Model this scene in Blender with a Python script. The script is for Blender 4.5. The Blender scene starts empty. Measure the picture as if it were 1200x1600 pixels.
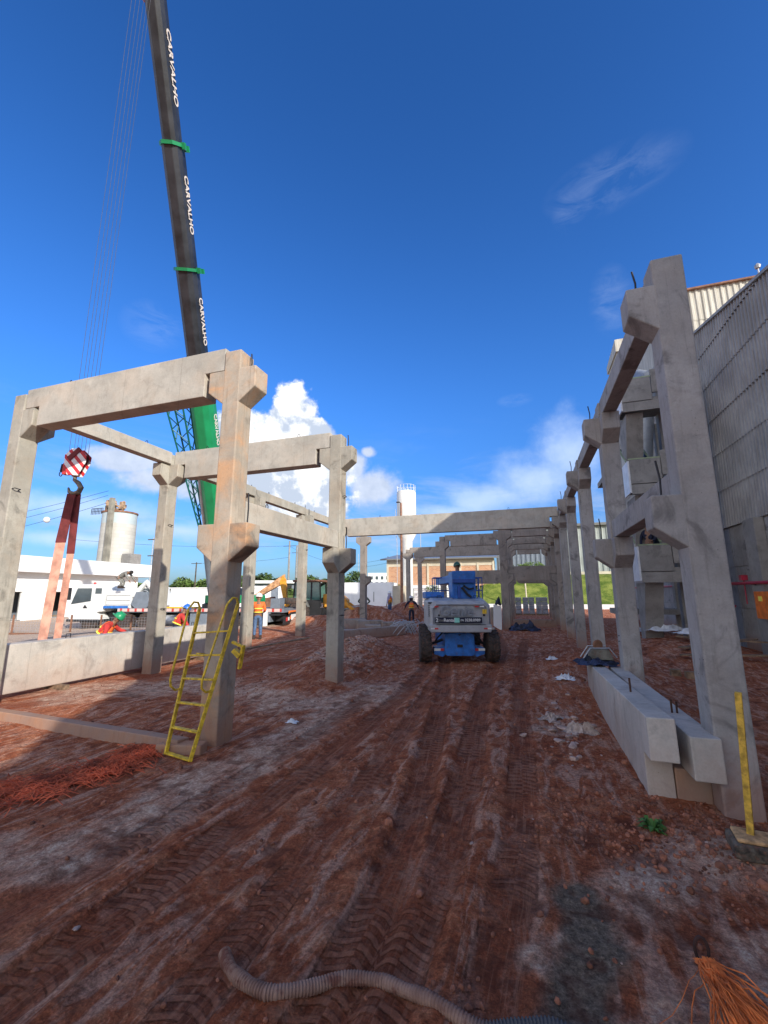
import bpy, bmesh, math, random
import numpy as np
from mathutils import Vector, Matrix, Euler
random.seed(7); rng = np.random.default_rng(5)
sc = bpy.context.scene; col = sc.collection
R = math.radians; PI = math.pi

# ---------------------------------------------------------------- camera, sky, sun, exposure
cam = bpy.data.cameras.new('camera'); cam.sensor_fit = 'VERTICAL'; cam.sensor_height = 24
cam.lens = 669/1600*24; cam.clip_start = .05; cam.clip_end = 6000
co = bpy.data.objects.new('camera', cam); col.objects.link(co)
co.matrix_world = Matrix.Translation((0, 0, 2)) @ Euler((PI/2+.186, 0, .317)).to_matrix().to_4x4() @ Matrix.Rotation(-.003, 4, 'Z')
sc.camera = co
sc.view_settings.view_transform = 'Standard'; sc.view_settings.look = 'None'
sc.view_settings.exposure = 0.68; sc.view_settings.gamma = 1; sc.view_settings.use_curve_mapping = False
sc.render.resolution_x = 768; sc.render.resolution_y = 1024
SUN_EL = R(23.3); SUN_AZ = math.atan2(.8245, -.565)          # azimuth from +Y towards +X
SKY_STRENGTH = .145; SUN_STRENGTH = 3.5

def world_sky():
    w = bpy.data.worlds.new('World'); sc.world = w; w.use_nodes = True
    nt = w.node_tree; N = nt.nodes; L = nt.links; N.clear()
    def n(t, **k):
        x = N.new(t)
        for a, b in k.items(): setattr(x, a, b)
        return x
    def link(a, b): L.new(a, b)
    def val(v): x = n('ShaderNodeValue'); x.outputs[0].default_value = v; return x.outputs[0]
    def m(op, a, b=None, c=None, clamp=False):
        x = n('ShaderNodeMath', operation=op); x.use_clamp = clamp
        for i, s in enumerate((a, b, c)):
            if s is None: continue
            if isinstance(s, (int, float)): x.inputs[i].default_value = s
            else: link(s, x.inputs[i])
        return x.outputs[0]
    sky = n('ShaderNodeTexSky', sky_type='NISHITA'); sky.sun_disc = False
    sky.sun_elevation = SUN_EL; sky.sun_rotation = SUN_AZ; sky.altitude = 50
    sky.air_density = 1.0; sky.dust_density = 1.2; sky.ozone_density = 2.2
    hs = n('ShaderNodeHueSaturation'); hs.inputs['Saturation'].default_value = 1.22; hs.inputs['Value'].default_value = 1.0
    link(sky.outputs[0], hs.inputs['Color'])
    tc = n('ShaderNodeTexCoord'); d = tc.outputs['Generated']
    nrm = n('ShaderNodeVectorMath', operation='NORMALIZE'); link(d, nrm.inputs[0])
    sp = n('ShaderNodeSeparateXYZ'); link(nrm.outputs[0], sp.inputs[0])
    X, Y, Z = sp.outputs
    az = m('ARCTAN2', X, Y)                      # 0 along the site, negative to the left
    el = m('ARCSINE', Z)
    cmb = n('ShaderNodeCombineXYZ'); link(az, cmb.inputs[0]); link(m('MULTIPLY', el, 1.5), cmb.inputs[1])
    def noise(scale, detail=8, rough=.58, vec=None, off=0, dist=0):
        x = n('ShaderNodeTexNoise'); x.inputs['Scale'].default_value = scale; x.inputs['Detail'].default_value = detail
        x.inputs['Roughness'].default_value = rough; x.inputs['Distortion'].default_value = dist
        mp = n('ShaderNodeMapping'); mp.inputs['Location'].default_value = (off, off*.7, off*.3)
        link(vec or nrm.outputs[0], mp.inputs['Vector']); link(mp.outputs[0], x.inputs['Vector']); return x.outputs[0]
    puff = noise(11, 10, .6, off=3.1)
    puffs = noise(11, 10, .6, off=3.1-.035)
    puff2 = noise(28, 6, .6, off=1.2)
    # a cumulus heap: union of round lobes in (azimuth, elevation), edges broken by noise
    def lobe(a0, e0, ra, re):
        da = m('DIVIDE', m('SUBTRACT', az, a0), ra); de = m('DIVIDE', m('SUBTRACT', el, e0), re)
        r2 = m('ADD', m('MULTIPLY', da, da), m('MULTIPLY', de, de))
        return m('SUBTRACT', 1, m('SQRT', r2))
    def union(ls):
        o = ls[0]
        for q in ls[1:]: o = m('MAXIMUM', o, q)
        return o
    def cover(shape, amp, lo, hi):
        s = m('ADD', shape, m('MULTIPLY', m('SUBTRACT', puff, .5), amp))
        s = m('ADD', s, m('MULTIPLY', m('SUBTRACT', puff2, .5), amp*.22))
        x = n('ShaderNodeMapRange', interpolation_type='SMOOTHSTEP'); link(s, x.inputs[0])
        x.inputs[1].default_value = lo; x.inputs[2].default_value = hi; return x.outputs[0]
    heap = union([lobe(a, e, ra, re) for a, e, ra, re in CLOUD_HEAP])
    ca = cover(heap, 1.7, .0, .26)
    tail = union([lobe(a, e, ra, re) for a, e, ra, re in CLOUD_GREY])
    cg = m('MULTIPLY', cover(tail, 1.5, .0, .6), .9)
    wisp = noise(3.2, 9, .62, vec=None, off=7.7, dist=.6)
    strato = union([lobe(a, e, ra, re) for a, e, ra, re in CLOUD_VEIL])
    cv = m('MULTIPLY', cover(strato, 1.25, -.05, 1.0), .66)
    wl = union([lobe(a, e, ra, re) for a, e, ra, re in CLOUD_WISP])
    sm = n('ShaderNodeMapping'); sm.inputs['Scale'].default_value = (2.2, 2.2, 7); sm.inputs['Rotation'].default_value = (.25, .3, 0); link(nrm.outputs[0], sm.inputs['Vector'])
    wn = noise(5, 9, .66, vec=sm.outputs[0], off=9.1, dist=.8)
    ww = m('MULTIPLY', m('MULTIPLY', m('MAXIMUM', wl, 0), 1.6, clamp=True), m('MULTIPLY', m('SUBTRACT', wn, .40), 2.6, clamp=True), clamp=True)
    ww = m('MULTIPLY', ww, .17)
    # thin streaks high up and a low veil near the horizon, all round the sky
    st = n('ShaderNodeMapping'); st.inputs['Scale'].default_value = (1, 1, 4.5); link(nrm.outputs[0], st.inputs['Vector'])
    thin = noise(3.4, 8, .6, vec=st.outputs[0], off=2.3, dist=.4)
    mr = n('ShaderNodeMapRange', interpolation_type='SMOOTHSTEP'); link(thin, mr.inputs[0]); mr.inputs[1].default_value = .5; mr.inputs[2].default_value = .72
    low = n('ShaderNodeMapRange', interpolation_type='SMOOTHSTEP'); link(el, low.inputs[0])
    low.inputs[1].default_value = .42; low.inputs[2].default_value = .03
    cl = m('MULTIPLY', m('MULTIPLY', mr.outputs[0], low.outputs[0]), .85)
    def mix(fac, a, b):
        x = n('ShaderNodeMix', data_type='RGBA'); link(fac, x.inputs[0])
        for s, i in ((a, 6), (b, 7)):
            if isinstance(s, tuple): x.inputs[i].default_value = s
            else: link(s, x.inputs[i])
        return x.outputs[2]
    # shading inside the clouds: thick middles and undersides greyer
    sh = n('ShaderNodeMapRange'); link(m('ADD', m('MULTIPLY', el, 2.4), m('MULTIPLY', m('SUBTRACT', puff, puffs), 6.5)), sh.inputs[0])
    sh.inputs[1].default_value = .25; sh.inputs[2].default_value = 1.15
    white = (5.9, 5.9, 5.9, 1); grey = (2.7, 3.1, 3.8, 1)
    gain = n('ShaderNodeMix', data_type='RGBA', blend_type='MULTIPLY'); gain.inputs[0].default_value = 1; link(hs.outputs[0], gain.inputs[6])
    hz = n('ShaderNodeMapRange', interpolation_type='SMOOTHSTEP'); link(el, hz.inputs[0]); hz.inputs[1].default_value = 0; hz.inputs[2].default_value = .45
    link(mix(hz.outputs[0], (.29, .44, .72, 1), (.42, .71, 1.10, 1)), gain.inputs[7])
    hi = n('ShaderNodeMapRange', interpolation_type='SMOOTHSTEP'); link(el, hi.inputs[0]); hi.inputs[1].default_value = .45; hi.inputs[2].default_value = 1.1
    c = mix(m('MULTIPLY', hi.outputs[0], .22), gain.outputs[2], (.0, .11, .50, 1))
    c = mix(cl, c, (2.3, 2.9, 4.0, 1))
    c = mix(ww, c, (3.2, 3.8, 5.0, 1))
    c = mix(cv, c, (3.3, 4.0, 5.2, 1))
    c = mix(cg, c, mix(puff2, (2.0, 2.4, 3.1, 1), (4.1, 4.4, 5.0, 1)))
    c = mix(ca, c, mix(sh.outputs[0], grey, white))
    # bright cumulus added outside the camera view, to lift and neutralise the shade
    vd = n('ShaderNodeVectorMath', operation='DOT_PRODUCT'); link(nrm.outputs[0], vd.inputs[0]); vd.inputs[1].default_value = (-.312, .95, .0)
    side = n('ShaderNodeMapRange', interpolation_type='SMOOTHSTEP'); link(vd.outputs['Value'], side.inputs[0]); side.inputs[1].default_value = .35; side.inputs[2].default_value = .05
    band = n('ShaderNodeMapRange', interpolation_type='SMOOTHSTEP'); link(el, band.inputs[0]); band.inputs[1].default_value = 1.15; band.inputs[2].default_value = .6
    fc = n('ShaderNodeMapRange', interpolation_type='SMOOTHSTEP'); link(noise(3.6, 9, .55, off=5.5), fc.inputs[0]); fc.inputs[1].default_value = .47; fc.inputs[2].default_value = .56
    ff = m('MULTIPLY', m('MULTIPLY', fc.outputs[0], side.outputs[0]), m('MULTIPLY', band.outputs[0], m('GREATER_THAN', el, 0)))
    c = mix(ff, c, mix(puff2, (5.4, 5.4, 5.4, 1), (8.6, 8.4, 8.2, 1)))
    bg = n('ShaderNodeBackground'); link(c, bg.inputs[0]); bg.inputs[1].default_value = SKY_STRENGTH
    out = n('ShaderNodeOutputWorld'); link(bg.outputs[0], out.inputs[0])
    w.cycles.sampling_method = 'MANUAL'; w.cycles.sample_map_resolution = 1024
# azimuth, elevation, half widths (radians)
CLOUD_HEAP = [(-.535, .385, .075, .080), (-.60, .345, .075, .065), (-.68, .345, .06, .05), (-.475, .355, .06, .055), (-.55, .30, .13, .08), (-.49, .27, .10, .07), (-.60, .24, .12, .07), (-.52, .21, .13, .06),
              (2.3, .30, .25, .16), (1.6, .2, .3, .12), (-2.2, .25, .3, .14), (3.0, .22, .3, .12), (-1.55, .16, .16, .07)]  # lobes added out of view, as bright cloud to lighten the shade
CLOUD_GREY = [(-.345, .245, .075, .055), (-.39, .29, .05, .045), (-.355, .325, .022, .016), (-.88, .262, .085, .032), (-.80, .232, .11, .034), (-.72, .215, .10, .03), (1.2, .3, .3, .08), (-2.8, .35, .3, .1)]
CLOUD_VEIL = [(.11, .30, .10, .10), (.03, .25, .13, .08), (-.08, .21, .15, .05), (-.18, .185, .12, .025), (-.95, .16, .22, .035), (-.75, .13, .25, .03), (-.93, .10, .2, .018)]
CLOUD_WISP = [(.0, .421, .045, .016), (.05, .357, .04, .014), (.25, .76, .16, .05), (.16, .745, .05, .05), (-.854, .528, .07, .05), (.222, .57, .05, .07), (-.15, .24, .06, .012), (-.95, .31, .03, .012)]
world_sky()
sl = bpy.data.lights.new('sun', 'SUN'); sl.energy = SUN_STRENGTH; sl.angle = R(.53); sl.color = (1, .935, .83)
so = bpy.data.objects.new('sun', sl); col.objects.link(so)
sdir = Vector((-.8245*math.cos(SUN_EL), .565*math.cos(SUN_EL), -math.sin(SUN_EL)))
so.rotation_euler = sdir.to_track_quat('-Z', 'Y').to_euler()

# ---------------------------------------------------------------- helpers
def tag(o, label=None, cat=None, group=None, kind=None):
    for k, v in (('label', label), ('category', cat), ('group', group), ('kind', kind)):
        if v: o[k] = v
    return o
def thing(name, label, cat, loc=(0, 0, 0), rz=0, group=None):
    o = bpy.data.objects.new(name, None); col.objects.link(o); o.location = loc; o.rotation_euler = (0, 0, rz)
    o.empty_display_size = .2
    return tag(o, label, cat, group)
def wloc(o):
    v = Vector((0, 0, 0))
    while o: v += Vector(o.location); o = o.parent
    return v
class MB:
    def __init__(s): s.v = []; s.f = []; s.m = []; s.mi = 0
    def add(s, vs, fs):
        b = len(s.v); s.v += [tuple(q) for q in vs]; s.f += [tuple(b+i for i in f) for f in fs]; s.m += [s.mi]*len(fs); return s
    def box(s, x0, x1, y0, y1, z0, z1, M=None):
        vs = [Vector((x, y, z)) for z in (z0, z1) for y in (y0, y1) for x in (x0, x1)]
        if M: vs = [M @ v for v in vs]
        return s.add(vs, [(0, 2, 3, 1), (4, 5, 7, 6), (0, 1, 5, 4), (2, 6, 7, 3), (0, 4, 6, 2), (1, 3, 7, 5)])
    def prism(s, poly, a, b, axis='y', M=None):
        n = len(poly)
        def mk(p, t): return Vector({'y': (p[0], t, p[1]), 'x': (t, p[0], p[1]), 'z': (p[0], p[1], t)}[axis])
        vs = [mk(p, a) for p in poly]+[mk(p, b) for p in poly]
        if M: vs = [M @ v for v in vs]
        return s.add(vs, [tuple(range(n)), tuple(range(2*n-1, n-1, -1))]+[(i, i+n, (i+1) % n+n, (i+1) % n) for i in range(n)])
    def tube(s, pts, r, n=8, cap=True, closed=False):
        pts = [Vector(p) for p in pts]; k = len(pts); rs = r if isinstance(r, (list, tuple)) else [r]*k
        vs = []; up = None
        for i, p in enumerate(pts):
            t = (pts[min(i+1, k-1)]-pts[max(i-1, 0)]) if not closed else (pts[(i+1) % k]-pts[i-1])
            t = t.normalized() if t.length > 1e-9 else Vector((0, 0, 1))
            if up is None: up = Vector((0, 0, 1)) if abs(t.z) < .9 else Vector((1, 0, 0))
            a = t.cross(up).normalized(); b = a.cross(t).normalized(); up = b
            for j in range(n):
                q = 2*PI*j/n; vs.append(p+(a*math.cos(q)+b*math.sin(q))*rs[i])
        fs = [(i*n+j, i*n+(j+1) % n, (i+1)*n+(j+1) % n, (i+1)*n+j) for i in range(k-1) for j in range(n)]
        if closed: fs += [((k-1)*n+j, (k-1)*n+(j+1) % n, (j+1) % n, j) for j in range(n)]
        elif cap: fs += [tuple(range(n-1, -1, -1)), tuple((k-1)*n+j for j in range(n))]
        return s.add(vs, fs)
    def bar(s, a, b, w, h=None):
        a = Vector(a); b = Vector(b); h = h or w; t = (b-a); ln = t.length
        M = Matrix.Translation(a) @ t.to_track_quat('Z', 'Y').to_matrix().to_4x4()
        return s.box(-w/2, w/2, -h/2, h/2, 0, ln, M)
    def lathe(s, prof, n=24, M=None):
        k = len(prof); vs = [Vector((r*math.cos(2*PI*j/n), r*math.sin(2*PI*j/n), z)) for r, z in prof for j in range(n)]
        if M: vs = [M @ v for v in vs]
        return s.add(vs, [(i*n+j, i*n+(j+1) % n, (i+1)*n+(j+1) % n, (i+1)*n+j) for i in range(k-1) for j in range(n)]+[tuple(range(n-1, -1, -1)), tuple((k-1)*n+j for j in range(n))])
    def build(s, name, mat, parent=None, smooth=False, bevel=0, world=False, kind=None, label=None):
        me = bpy.data.meshes.new(name); vs = s.v
        if world and parent:
            o_ = wloc(parent); vs = [(v[0]-o_.x, v[1]-o_.y, v[2]-o_.z) for v in vs]
        me.from_pydata([tuple(v) for v in vs], [], s.f)
        for m_ in (mat if isinstance(mat, (list, tuple)) else [mat]): me.materials.append(m_)
        if s.mi: me.polygons.foreach_set('material_index', s.m)
        if smooth: me.polygons.foreach_set('use_smooth', [True]*len(me.polygons))
        me.update()
        bm = bmesh.new(); bm.from_mesh(me); bmesh.ops.recalc_face_normals(bm, faces=bm.faces); bm.to_mesh(me); bm.free()
        if smooth: me.set_sharp_from_angle(angle=R(42))
        o = bpy.data.objects.new(name, me); col.objects.link(o); o.parent = parent
        if bevel:
            b = o.modifiers.new('bevel', 'BEVEL'); b.width = bevel; b.segments = 2; b.limit_method = 'ANGLE'; b.angle_limit = R(40)
        return tag(o, label=label, kind=kind)
def copy_tree(o, parent=None):
    c = o.copy(); col.objects.link(c); c.parent = parent
    for ch in o.children: copy_tree(ch, c)
    return c
def text_mb(txt, size, depth, mat, parent, M, name='lettering', font_shear=0):
    cu = bpy.data.curves.new('t', 'FONT'); cu.body = txt; cu.size = size; cu.extrude = depth; cu.align_x = 'CENTER'; cu.align_y = 'CENTER'; cu.shear = font_shear
    cu.offset = size*.022
    t = bpy.data.objects.new('t', cu); col.objects.link(t)
    dg = bpy.context.evaluated_depsgraph_get(); me = bpy.data.meshes.new_from_object(t.evaluated_get(dg))
    bpy.data.objects.remove(t); me.transform(M); me.materials.clear(); me.materials.append(mat); me.name = name
    o = bpy.data.objects.new(name, me); col.objects.link(o); o.parent = parent
    return o

# ---------------------------------------------------------------- materials
def new_mat(name):
    m = bpy.data.materials.new(name); m.use_nodes = True; nt = m.node_tree; b = nt.nodes['Principled BSDF']
    return m, nt, b
class NT:
    def __init__(s, nt): s.nt = nt
    def n(s, t, **k):
        x = s.nt.nodes.new(t)
        for a, b in k.items(): setattr(x, a, b)
        return x
    def l(s, a, b): s.nt.links.new(a, b)
    def math(s, op, a, b=None, clamp=False):
        x = s.n('ShaderNodeMath', operation=op); x.use_clamp = clamp
        for i, q in enumerate((a, b)):
            if q is None: continue
            if isinstance(q, (int, float)): x.inputs[i].default_value = q
            else: s.l(q, x.inputs[i])
        return x.outputs[0]
    def noise(s, vec, scale, detail=5, rough=.6, dist=0, sc=None, off=0):
        x = s.n('ShaderNodeTexNoise'); x.inputs['Scale'].default_value = scale; x.inputs['Detail'].default_value = detail
        x.inputs['Roughness'].default_value = rough; x.inputs['Distortion'].default_value = dist
        mp = s.n('ShaderNodeMapping'); mp.inputs['Scale'].default_value = sc or (1, 1, 1); mp.inputs['Location'].default_value = (off, off*1.3, off*.6)
        s.l(vec, mp.inputs['Vector']); s.l(mp.outputs[0], x.inputs['Vector']); return x.outputs[0]
    def ramp(s, v, a, b, smooth=True):
        x = s.n('ShaderNodeMapRange'); x.interpolation_type = 'SMOOTHSTEP' if smooth else 'LINEAR'
        s.l(v, x.inputs[0]); x.inputs[1].default_value = a; x.inputs[2].default_value = b; return x.outputs[0]
    def mix(s, f, a, b, blend='MIX'):
        x = s.n('ShaderNodeMix', data_type='RGBA'); x.blend_type = blend
        if isinstance(f, (int, float)): x.inputs[0].default_value = f
        else: s.l(f, x.inputs[0])
        for q, i in ((a, 6), (b, 7)):
            if isinstance(q, tuple): x.inputs[i].default_value = (*q[:3], 1)
            else: s.l(q, x.inputs[i])
        return x.outputs[2]
    def bump(s, h, strength, dist, b, prev=None):
        x = s.n('ShaderNodeBump'); x.inputs['Strength'].default_value = strength; x.inputs['Distance'].default_value = dist
        s.l(h, x.inputs['Height']); 
        if prev: s.l(prev, x.inputs['Normal'])
        if b: s.l(x.outputs[0], b.inputs['Normal'])
        return x.outputs[0]
    def pos(s):
        g = s.n('ShaderNodeNewGeometry'); return g.outputs['Position']
    def sep(s, v):
        x = s.n('ShaderNodeSeparateXYZ'); s.l(v, x.inputs[0]); return x.outputs

def plain(name, c, rough=.6, metal=0, var=.12, vscale=3, dirt=0, emit=None, spec=None, bump=0, bscale=30):
    m, nt, b = new_mat(name); T = NT(nt); P = T.pos()
    v = T.noise(P, vscale, 5, .6)
    dk = tuple(q*(1-var*1.6) for q in c); lt = tuple(min(q*(1+var), 1) for q in c)
    o = T.mix(T.ramp(v, .3, .7), dk, lt)
    if dirt:
        d = T.ramp(T.noise(P, vscale*2.3, 7, .65, off=4), .62-dirt*.35, .85-dirt*.2)
        o = T.mix(T.math('MULTIPLY', d, .8), o, (.20, .085, .05))
    T.l(o, b.inputs['Base Color']); b.inputs['Roughness'].default_value = rough; b.inputs['Metallic'].default_value = metal
    if spec is not None: b.inputs['Specular IOR Level'].default_value = spec
    if bump: T.bump(T.noise(P, bscale, 5, .6), bump, .02, b)
    return m

def concrete(name, base, tint, tint_amt, dark_amt=.35, base_dust=1.0):
    m, nt, b = new_mat(name); T = NT(nt)
    P = T.pos(); oi = T.n('ShaderNodeObjectInfo'); 
    off = T.n('ShaderNodeVectorMath', operation='ADD'); T.l(P, off.inputs[0])
    cb = T.n('ShaderNodeCombineXYZ'); T.l(T.math('MULTIPLY', oi.outputs['Random'], 37), cb.inputs[0]); T.l(T.math('MULTIPLY', oi.outputs['Random'], 19), cb.inputs[2]); T.l(cb.outputs[0], off.inputs[1])
    Q = off.outputs[0]
    big = T.noise(Q, 1.1, 5, .6, .3); mid = T.noise(Q, 5, 7, .66); fine = T.noise(Q, 42, 4, .7); streak = T.noise(Q, 2.2, 6, .6, sc=(5, 5, .55), off=2)
    c = T.mix(T.ramp(big, .3, .72), tuple(q*.80 for q in base), tuple(q*1.10 for q in base))
    c = T.mix(T.math('MULTIPLY', T.ramp(mid, .46, .70), .55), c, tuple(q*.68 for q in base))
    c = T.mix(T.math('MULTIPLY', T.ramp(streak, .53, .78), dark_amt), c, tuple(q*.42 for q in base))
    smear = T.ramp(T.noise(Q, 1.7, 6, .62, .8, off=9), .54, .68)
    c = T.mix(T.math('MULTIPLY', smear, min(.8, dark_amt*1.3)), c, tuple(q*.38 for q in (base[0], base[1]*1.0, base[2]*1.02)))
    c = T.mix(T.math('MULTIPLY', T.ramp(T.noise(Q, 1.3, 6, .65, .5, off=5), .42, .68), tint_amt), c, tint)
    # pale lime bloom
    c = T.mix(T.math('MULTIPLY', T.ramp(T.noise(Q, 3.1, 8, .7, 1.2, off=14), .58, .72), .28), c, tuple(min(.75, q*1.45) for q in base))
    c = T.mix(.35, c, T.mix(fine, (.25, .25, .25), (.8, .8, .8)), 'OVERLAY')
    # pour joints and form lines, air holes, drips
    sx_ = T.sep(Q); fl_ = T.math('LESS_THAN', T.math('ABSOLUTE', T.math('SUBTRACT', T.math('FRACT', T.math('DIVIDE', T.math('ADD', sx_[0], T.math('MULTIPLY', sx_[1], 1.0)), 1.22)), .5)), .004)
    c = T.mix(T.math('MULTIPLY', fl_, .35), c, tuple(q*.35 for q in base))
    v2 = T.n('ShaderNodeTexVoronoi'); v2.inputs['Scale'].default_value = 15; T.l(Q, v2.inputs['Vector'])
    hole = T.math('MULTIPLY', T.ramp(v2.outputs['Distance'], .10, .05), T.ramp(T.noise(Q, 1.9, 3, off=27), .50, .60))
    c = T.mix(T.math('MULTIPLY', hole, .7), c, tuple(q*.28 for q in base))
    drip = T.ramp(T.noise(Q, 3.2, 5, .6, sc=(6, 6, .35), off=33), .60, .72)
    c = T.mix(T.math('MULTIPLY', drip, dark_amt*.5), c, tuple(q*.45 for q in base))
    # red splash near the ground
    z = T.sep(P)[2]
    zz = T.math('ADD', z, T.math('MULTIPLY', T.math('SUBTRACT', mid, .5), .9))
    c = T.mix(T.math('MULTIPLY', T.ramp(zz, .75, .0), .62*base_dust), c, (.30, .135, .085))
    T.l(c, b.inputs['Base Color']); b.inputs['Roughness'].default_value = .88; b.inputs['Specular IOR Level'].default_value = .25
    vor = T.n('ShaderNodeTexVoronoi'); vor.inputs['Scale'].default_value = 26; T.l(Q, vor.inputs['Vector'])
    pit = T.ramp(vor.outputs['Distance'], .0, .13)
    pitm = T.math('MAXIMUM', pit, T.ramp(T.noise(Q, 6, 3, off=21), .62, .55))
    h = T.math('ADD', T.math('MULTIPLY', fine, .25), T.math('ADD', T.math('MULTIPLY', pitm, .5), T.math('MULTIPLY', mid, .6)))
    T.bump(h, .35, .012, b)
    return m
M_ = {}
M_['conc_new'] = concrete('beam concrete', (.45, .42, .365), (.50, .34, .22), .22, .22, .5)
M_['conc_left'] = concrete('column concrete dusty', (.42, .36, .29), (.56, .31, .16), .85, .6)
M_['conc_mid'] = concrete('column concrete beige', (.38, .355, .30), (.45, .32, .21), .25, .6)
M_['conc_right'] = concrete('column concrete grey', (.35, .335, .32), (.40, .33, .27), .2, .75)
M_['conc_far'] = concrete('far frame concrete', (.34, .30, .265), (.33, .25, .2), .3, .6)
M_['conc_low'] = concrete('fresh low beam concrete', (.52, .485, .435), (.5, .36, .26), .3, .4, .5)
M_['conc_stair'] = concrete('stair concrete', (.30, .285, .265), (.3, .28, .25), .1, .35, .0)
M_['rebar'] = plain('rusty steel bar', (.09, .045, .03), .75, .4)
M_['dark_rod'] = plain('dark steel rod', (.03, .03, .035), .6, .5)
M_['seam'] = plain('dark joint', (.03, .028, .026), .9)
M_['yellow'] = plain('yellow ladder paint', (.72, .48, .03), .55, 0, .25, 14, dirt=.38, bump=.3)
M_['yellow_post'] = plain('faded yellow post', (.60, .37, .05), .8, 0, .3, 16, dirt=.35, bump=.4)
M_['blue_paint'] = plain('blue machine paint', (.02, .15, .50), .45, 0, .2, 5, dirt=.22)
M_['blue_dark'] = plain('dark blue machine paint', (.015, .07, .30), .45, 0, .15, 5, dirt=.1)
M_['grey_cover'] = plain('grey moulded cover', (.37, .38, .40), .5, 0, .1, 3, dirt=.2)
M_['grey_text'] = plain('grey moulded lettering', (.23, .25, .28), .5, 0, .05)
M_['black'] = plain('black plastic', (.016, .016, .018), .55, 0, .2)
M_['tyre'] = plain('dusty tyre rubber', (.045, .038, .034), .85, 0, .3, 8, dirt=.45)
M_['white_paint'] = plain('white vehicle paint', (.72, .73, .72), .35, 0, .04, 2, dirt=.05)
M_['white_wall'] = plain('white rendered wall', (.80, .80, .79), .85, 0, .03, .8, dirt=.02)
M_['glass'] = plain('tinted glass', (.05, .07, .08), .08, 0, .1, spec=.8)
M_['glass_green'] = plain('green tinted glass', (.10, .20, .17), .08, 0, .1, spec=.8)
M_['red'] = plain('red paint', (.55, .03, .03), .5, 0, .1)
M_['red_pipe'] = plain('red pipe paint', (.42, .02, .05), .45, 0, .15)
M_['orange'] = plain('orange paint', (.75, .17, .02), .6, 0, .15, 6, dirt=.1)
M_['orange_vest'] = plain('orange safety vest', (.90, .16, .03), .75, 0, .15, 6)
M_['yellow_vest'] = plain('yellow reflective tape', (.85, .75, .1), .5)
M_['red_cloth'] = plain('red shirt cloth', (.62, .05, .04), .85, 0, .2, 6)
M_['navy'] = plain('navy work cloth', (.012, .016, .04), .85, 0, .2, 6)
M_['green_cloth'] = plain('grey green shirt cloth', (.05, .07, .05), .85, 0, .2, 6)
M_['grey_cloth'] = plain('grey work cloth', (.22, .22, .2), .85, 0, .2, 6)
M_['denim'] = plain('blue denim', (.08, .14, .26), .85, 0, .3, 9)
M_['lilac'] = plain('pale lilac hood cloth', (.5, .45, .6), .85, 0, .15, 6)
M_['skin'] = plain('skin', (.22, .11, .065), .55, 0, .1)
M_['hair'] = plain('dark hair', (.015, .012, .01), .8)
M_['eye'] = plain('eyes', (.02, .015, .01), .3)
M_['boot'] = plain('boot leather', (.03, .022, .018), .8, 0, .3, 9, dirt=.3)
for k_, c_ in (('green', (.02, .28, .12)), ('blue', (.03, .15, .55)), ('white', (.78, .78, .76)), ('darkgreen', (.015, .08, .05)), ('grey', (.18, .18, .17))):
    M_['helmet_'+k_] = plain('hard hat '+k_, c_, .35, 0, .05)
M_['crane_black'] = plain('black boom paint', (.028, .030, .036), .42, 0, .35, 1.4)
M_['crane_green'] = plain('green boom paint', (.012, .27, .10), .45, 0, .12, 1.4)
M_['jib_green'] = plain('dark teal jib paint', (.008, .13, .12), .5, 0, .1)
M_['boom_text'] = plain('off white boom lettering', (.80, .70, .60), .6, 0, .05)
M_['steel'] = plain('pale steel', (.45, .46, .48), .45, .3, .1)
M_['rope'] = plain('hoist rope', (.10, .10, .11), .6, .4)
M_['sling'] = plain('worn red webbing', (.66, .33, .24), .9, 0, .22, 5)
M_['sling_dark'] = plain('dark red sleeve', (.17, .03, .03), .9, 0, .2, 5)
M_['jcb'] = plain('yellow orange machine paint', (.78, .34, .03), .5, 0, .15, 4, dirt=.2)
M_['bucket'] = plain('earth caked bucket steel', (.25, .12, .07), .8, 0, .25, 4, dirt=.4)
M_['boxgrey'] = plain('slate grey panel', (.16, .19, .23), .6, 0, .1)
M_['sheet'] = plain('galvanised cladding edge', (.30, .30, .29), .6, .1)
M_['timber'] = plain('weathered timber', (.24, .16, .10), .9, 0, .35, 7, dirt=.3, bump=.4)
M_['paper'] = plain('white plastic sheet', (.68, .70, .74), .5, 0, .1, 3)
M_['bluecloth'] = plain('blue black tarpaulin', (.02, .03, .07), .75, 0, .5, 4)
M_['orange_rope'] = plain('orange fibre', (.88, .20, .04), .8, 0, .3, 8)
M_['orange_net'] = plain('orange mesh fence plastic', (.62, .12, .045), .85, 0, .4, 2.5, dirt=.35)
M_['loop'] = plain('dark brown rope eye', (.05, .022, .018), .9, 0, .3, 20, bump=.5)
M_['weed'] = plain('weed leaves', (.06, .16, .025), .7, 0, .3, 12)
M_['leaf'] = plain('tree leaves', (.075, .13, .035), .8, 0, .5, .5)
M_['leaf_light'] = plain('light tree leaves', (.13, .20, .05), .8, 0, .5, .5)
M_['bark'] = plain('bark', (.10, .075, .055), .9, 0, .3)
M_['rock'] = plain('pale stone', (.46, .32, .26), .9, 0, .3, 6, dirt=.4, bump=.5)
M_['clod'] = plain('earth clod', (.30, .115, .065), .95, 0, .4, 6, bump=.5)
M_['brick'] = None
M_['duct_blue'] = plain('blue grey steel trough', (.12, .16, .20), .5, .2, .2)
M_['green_trim'] = plain('pale green steel edge', (.30, .36, .22), .6)

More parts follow.
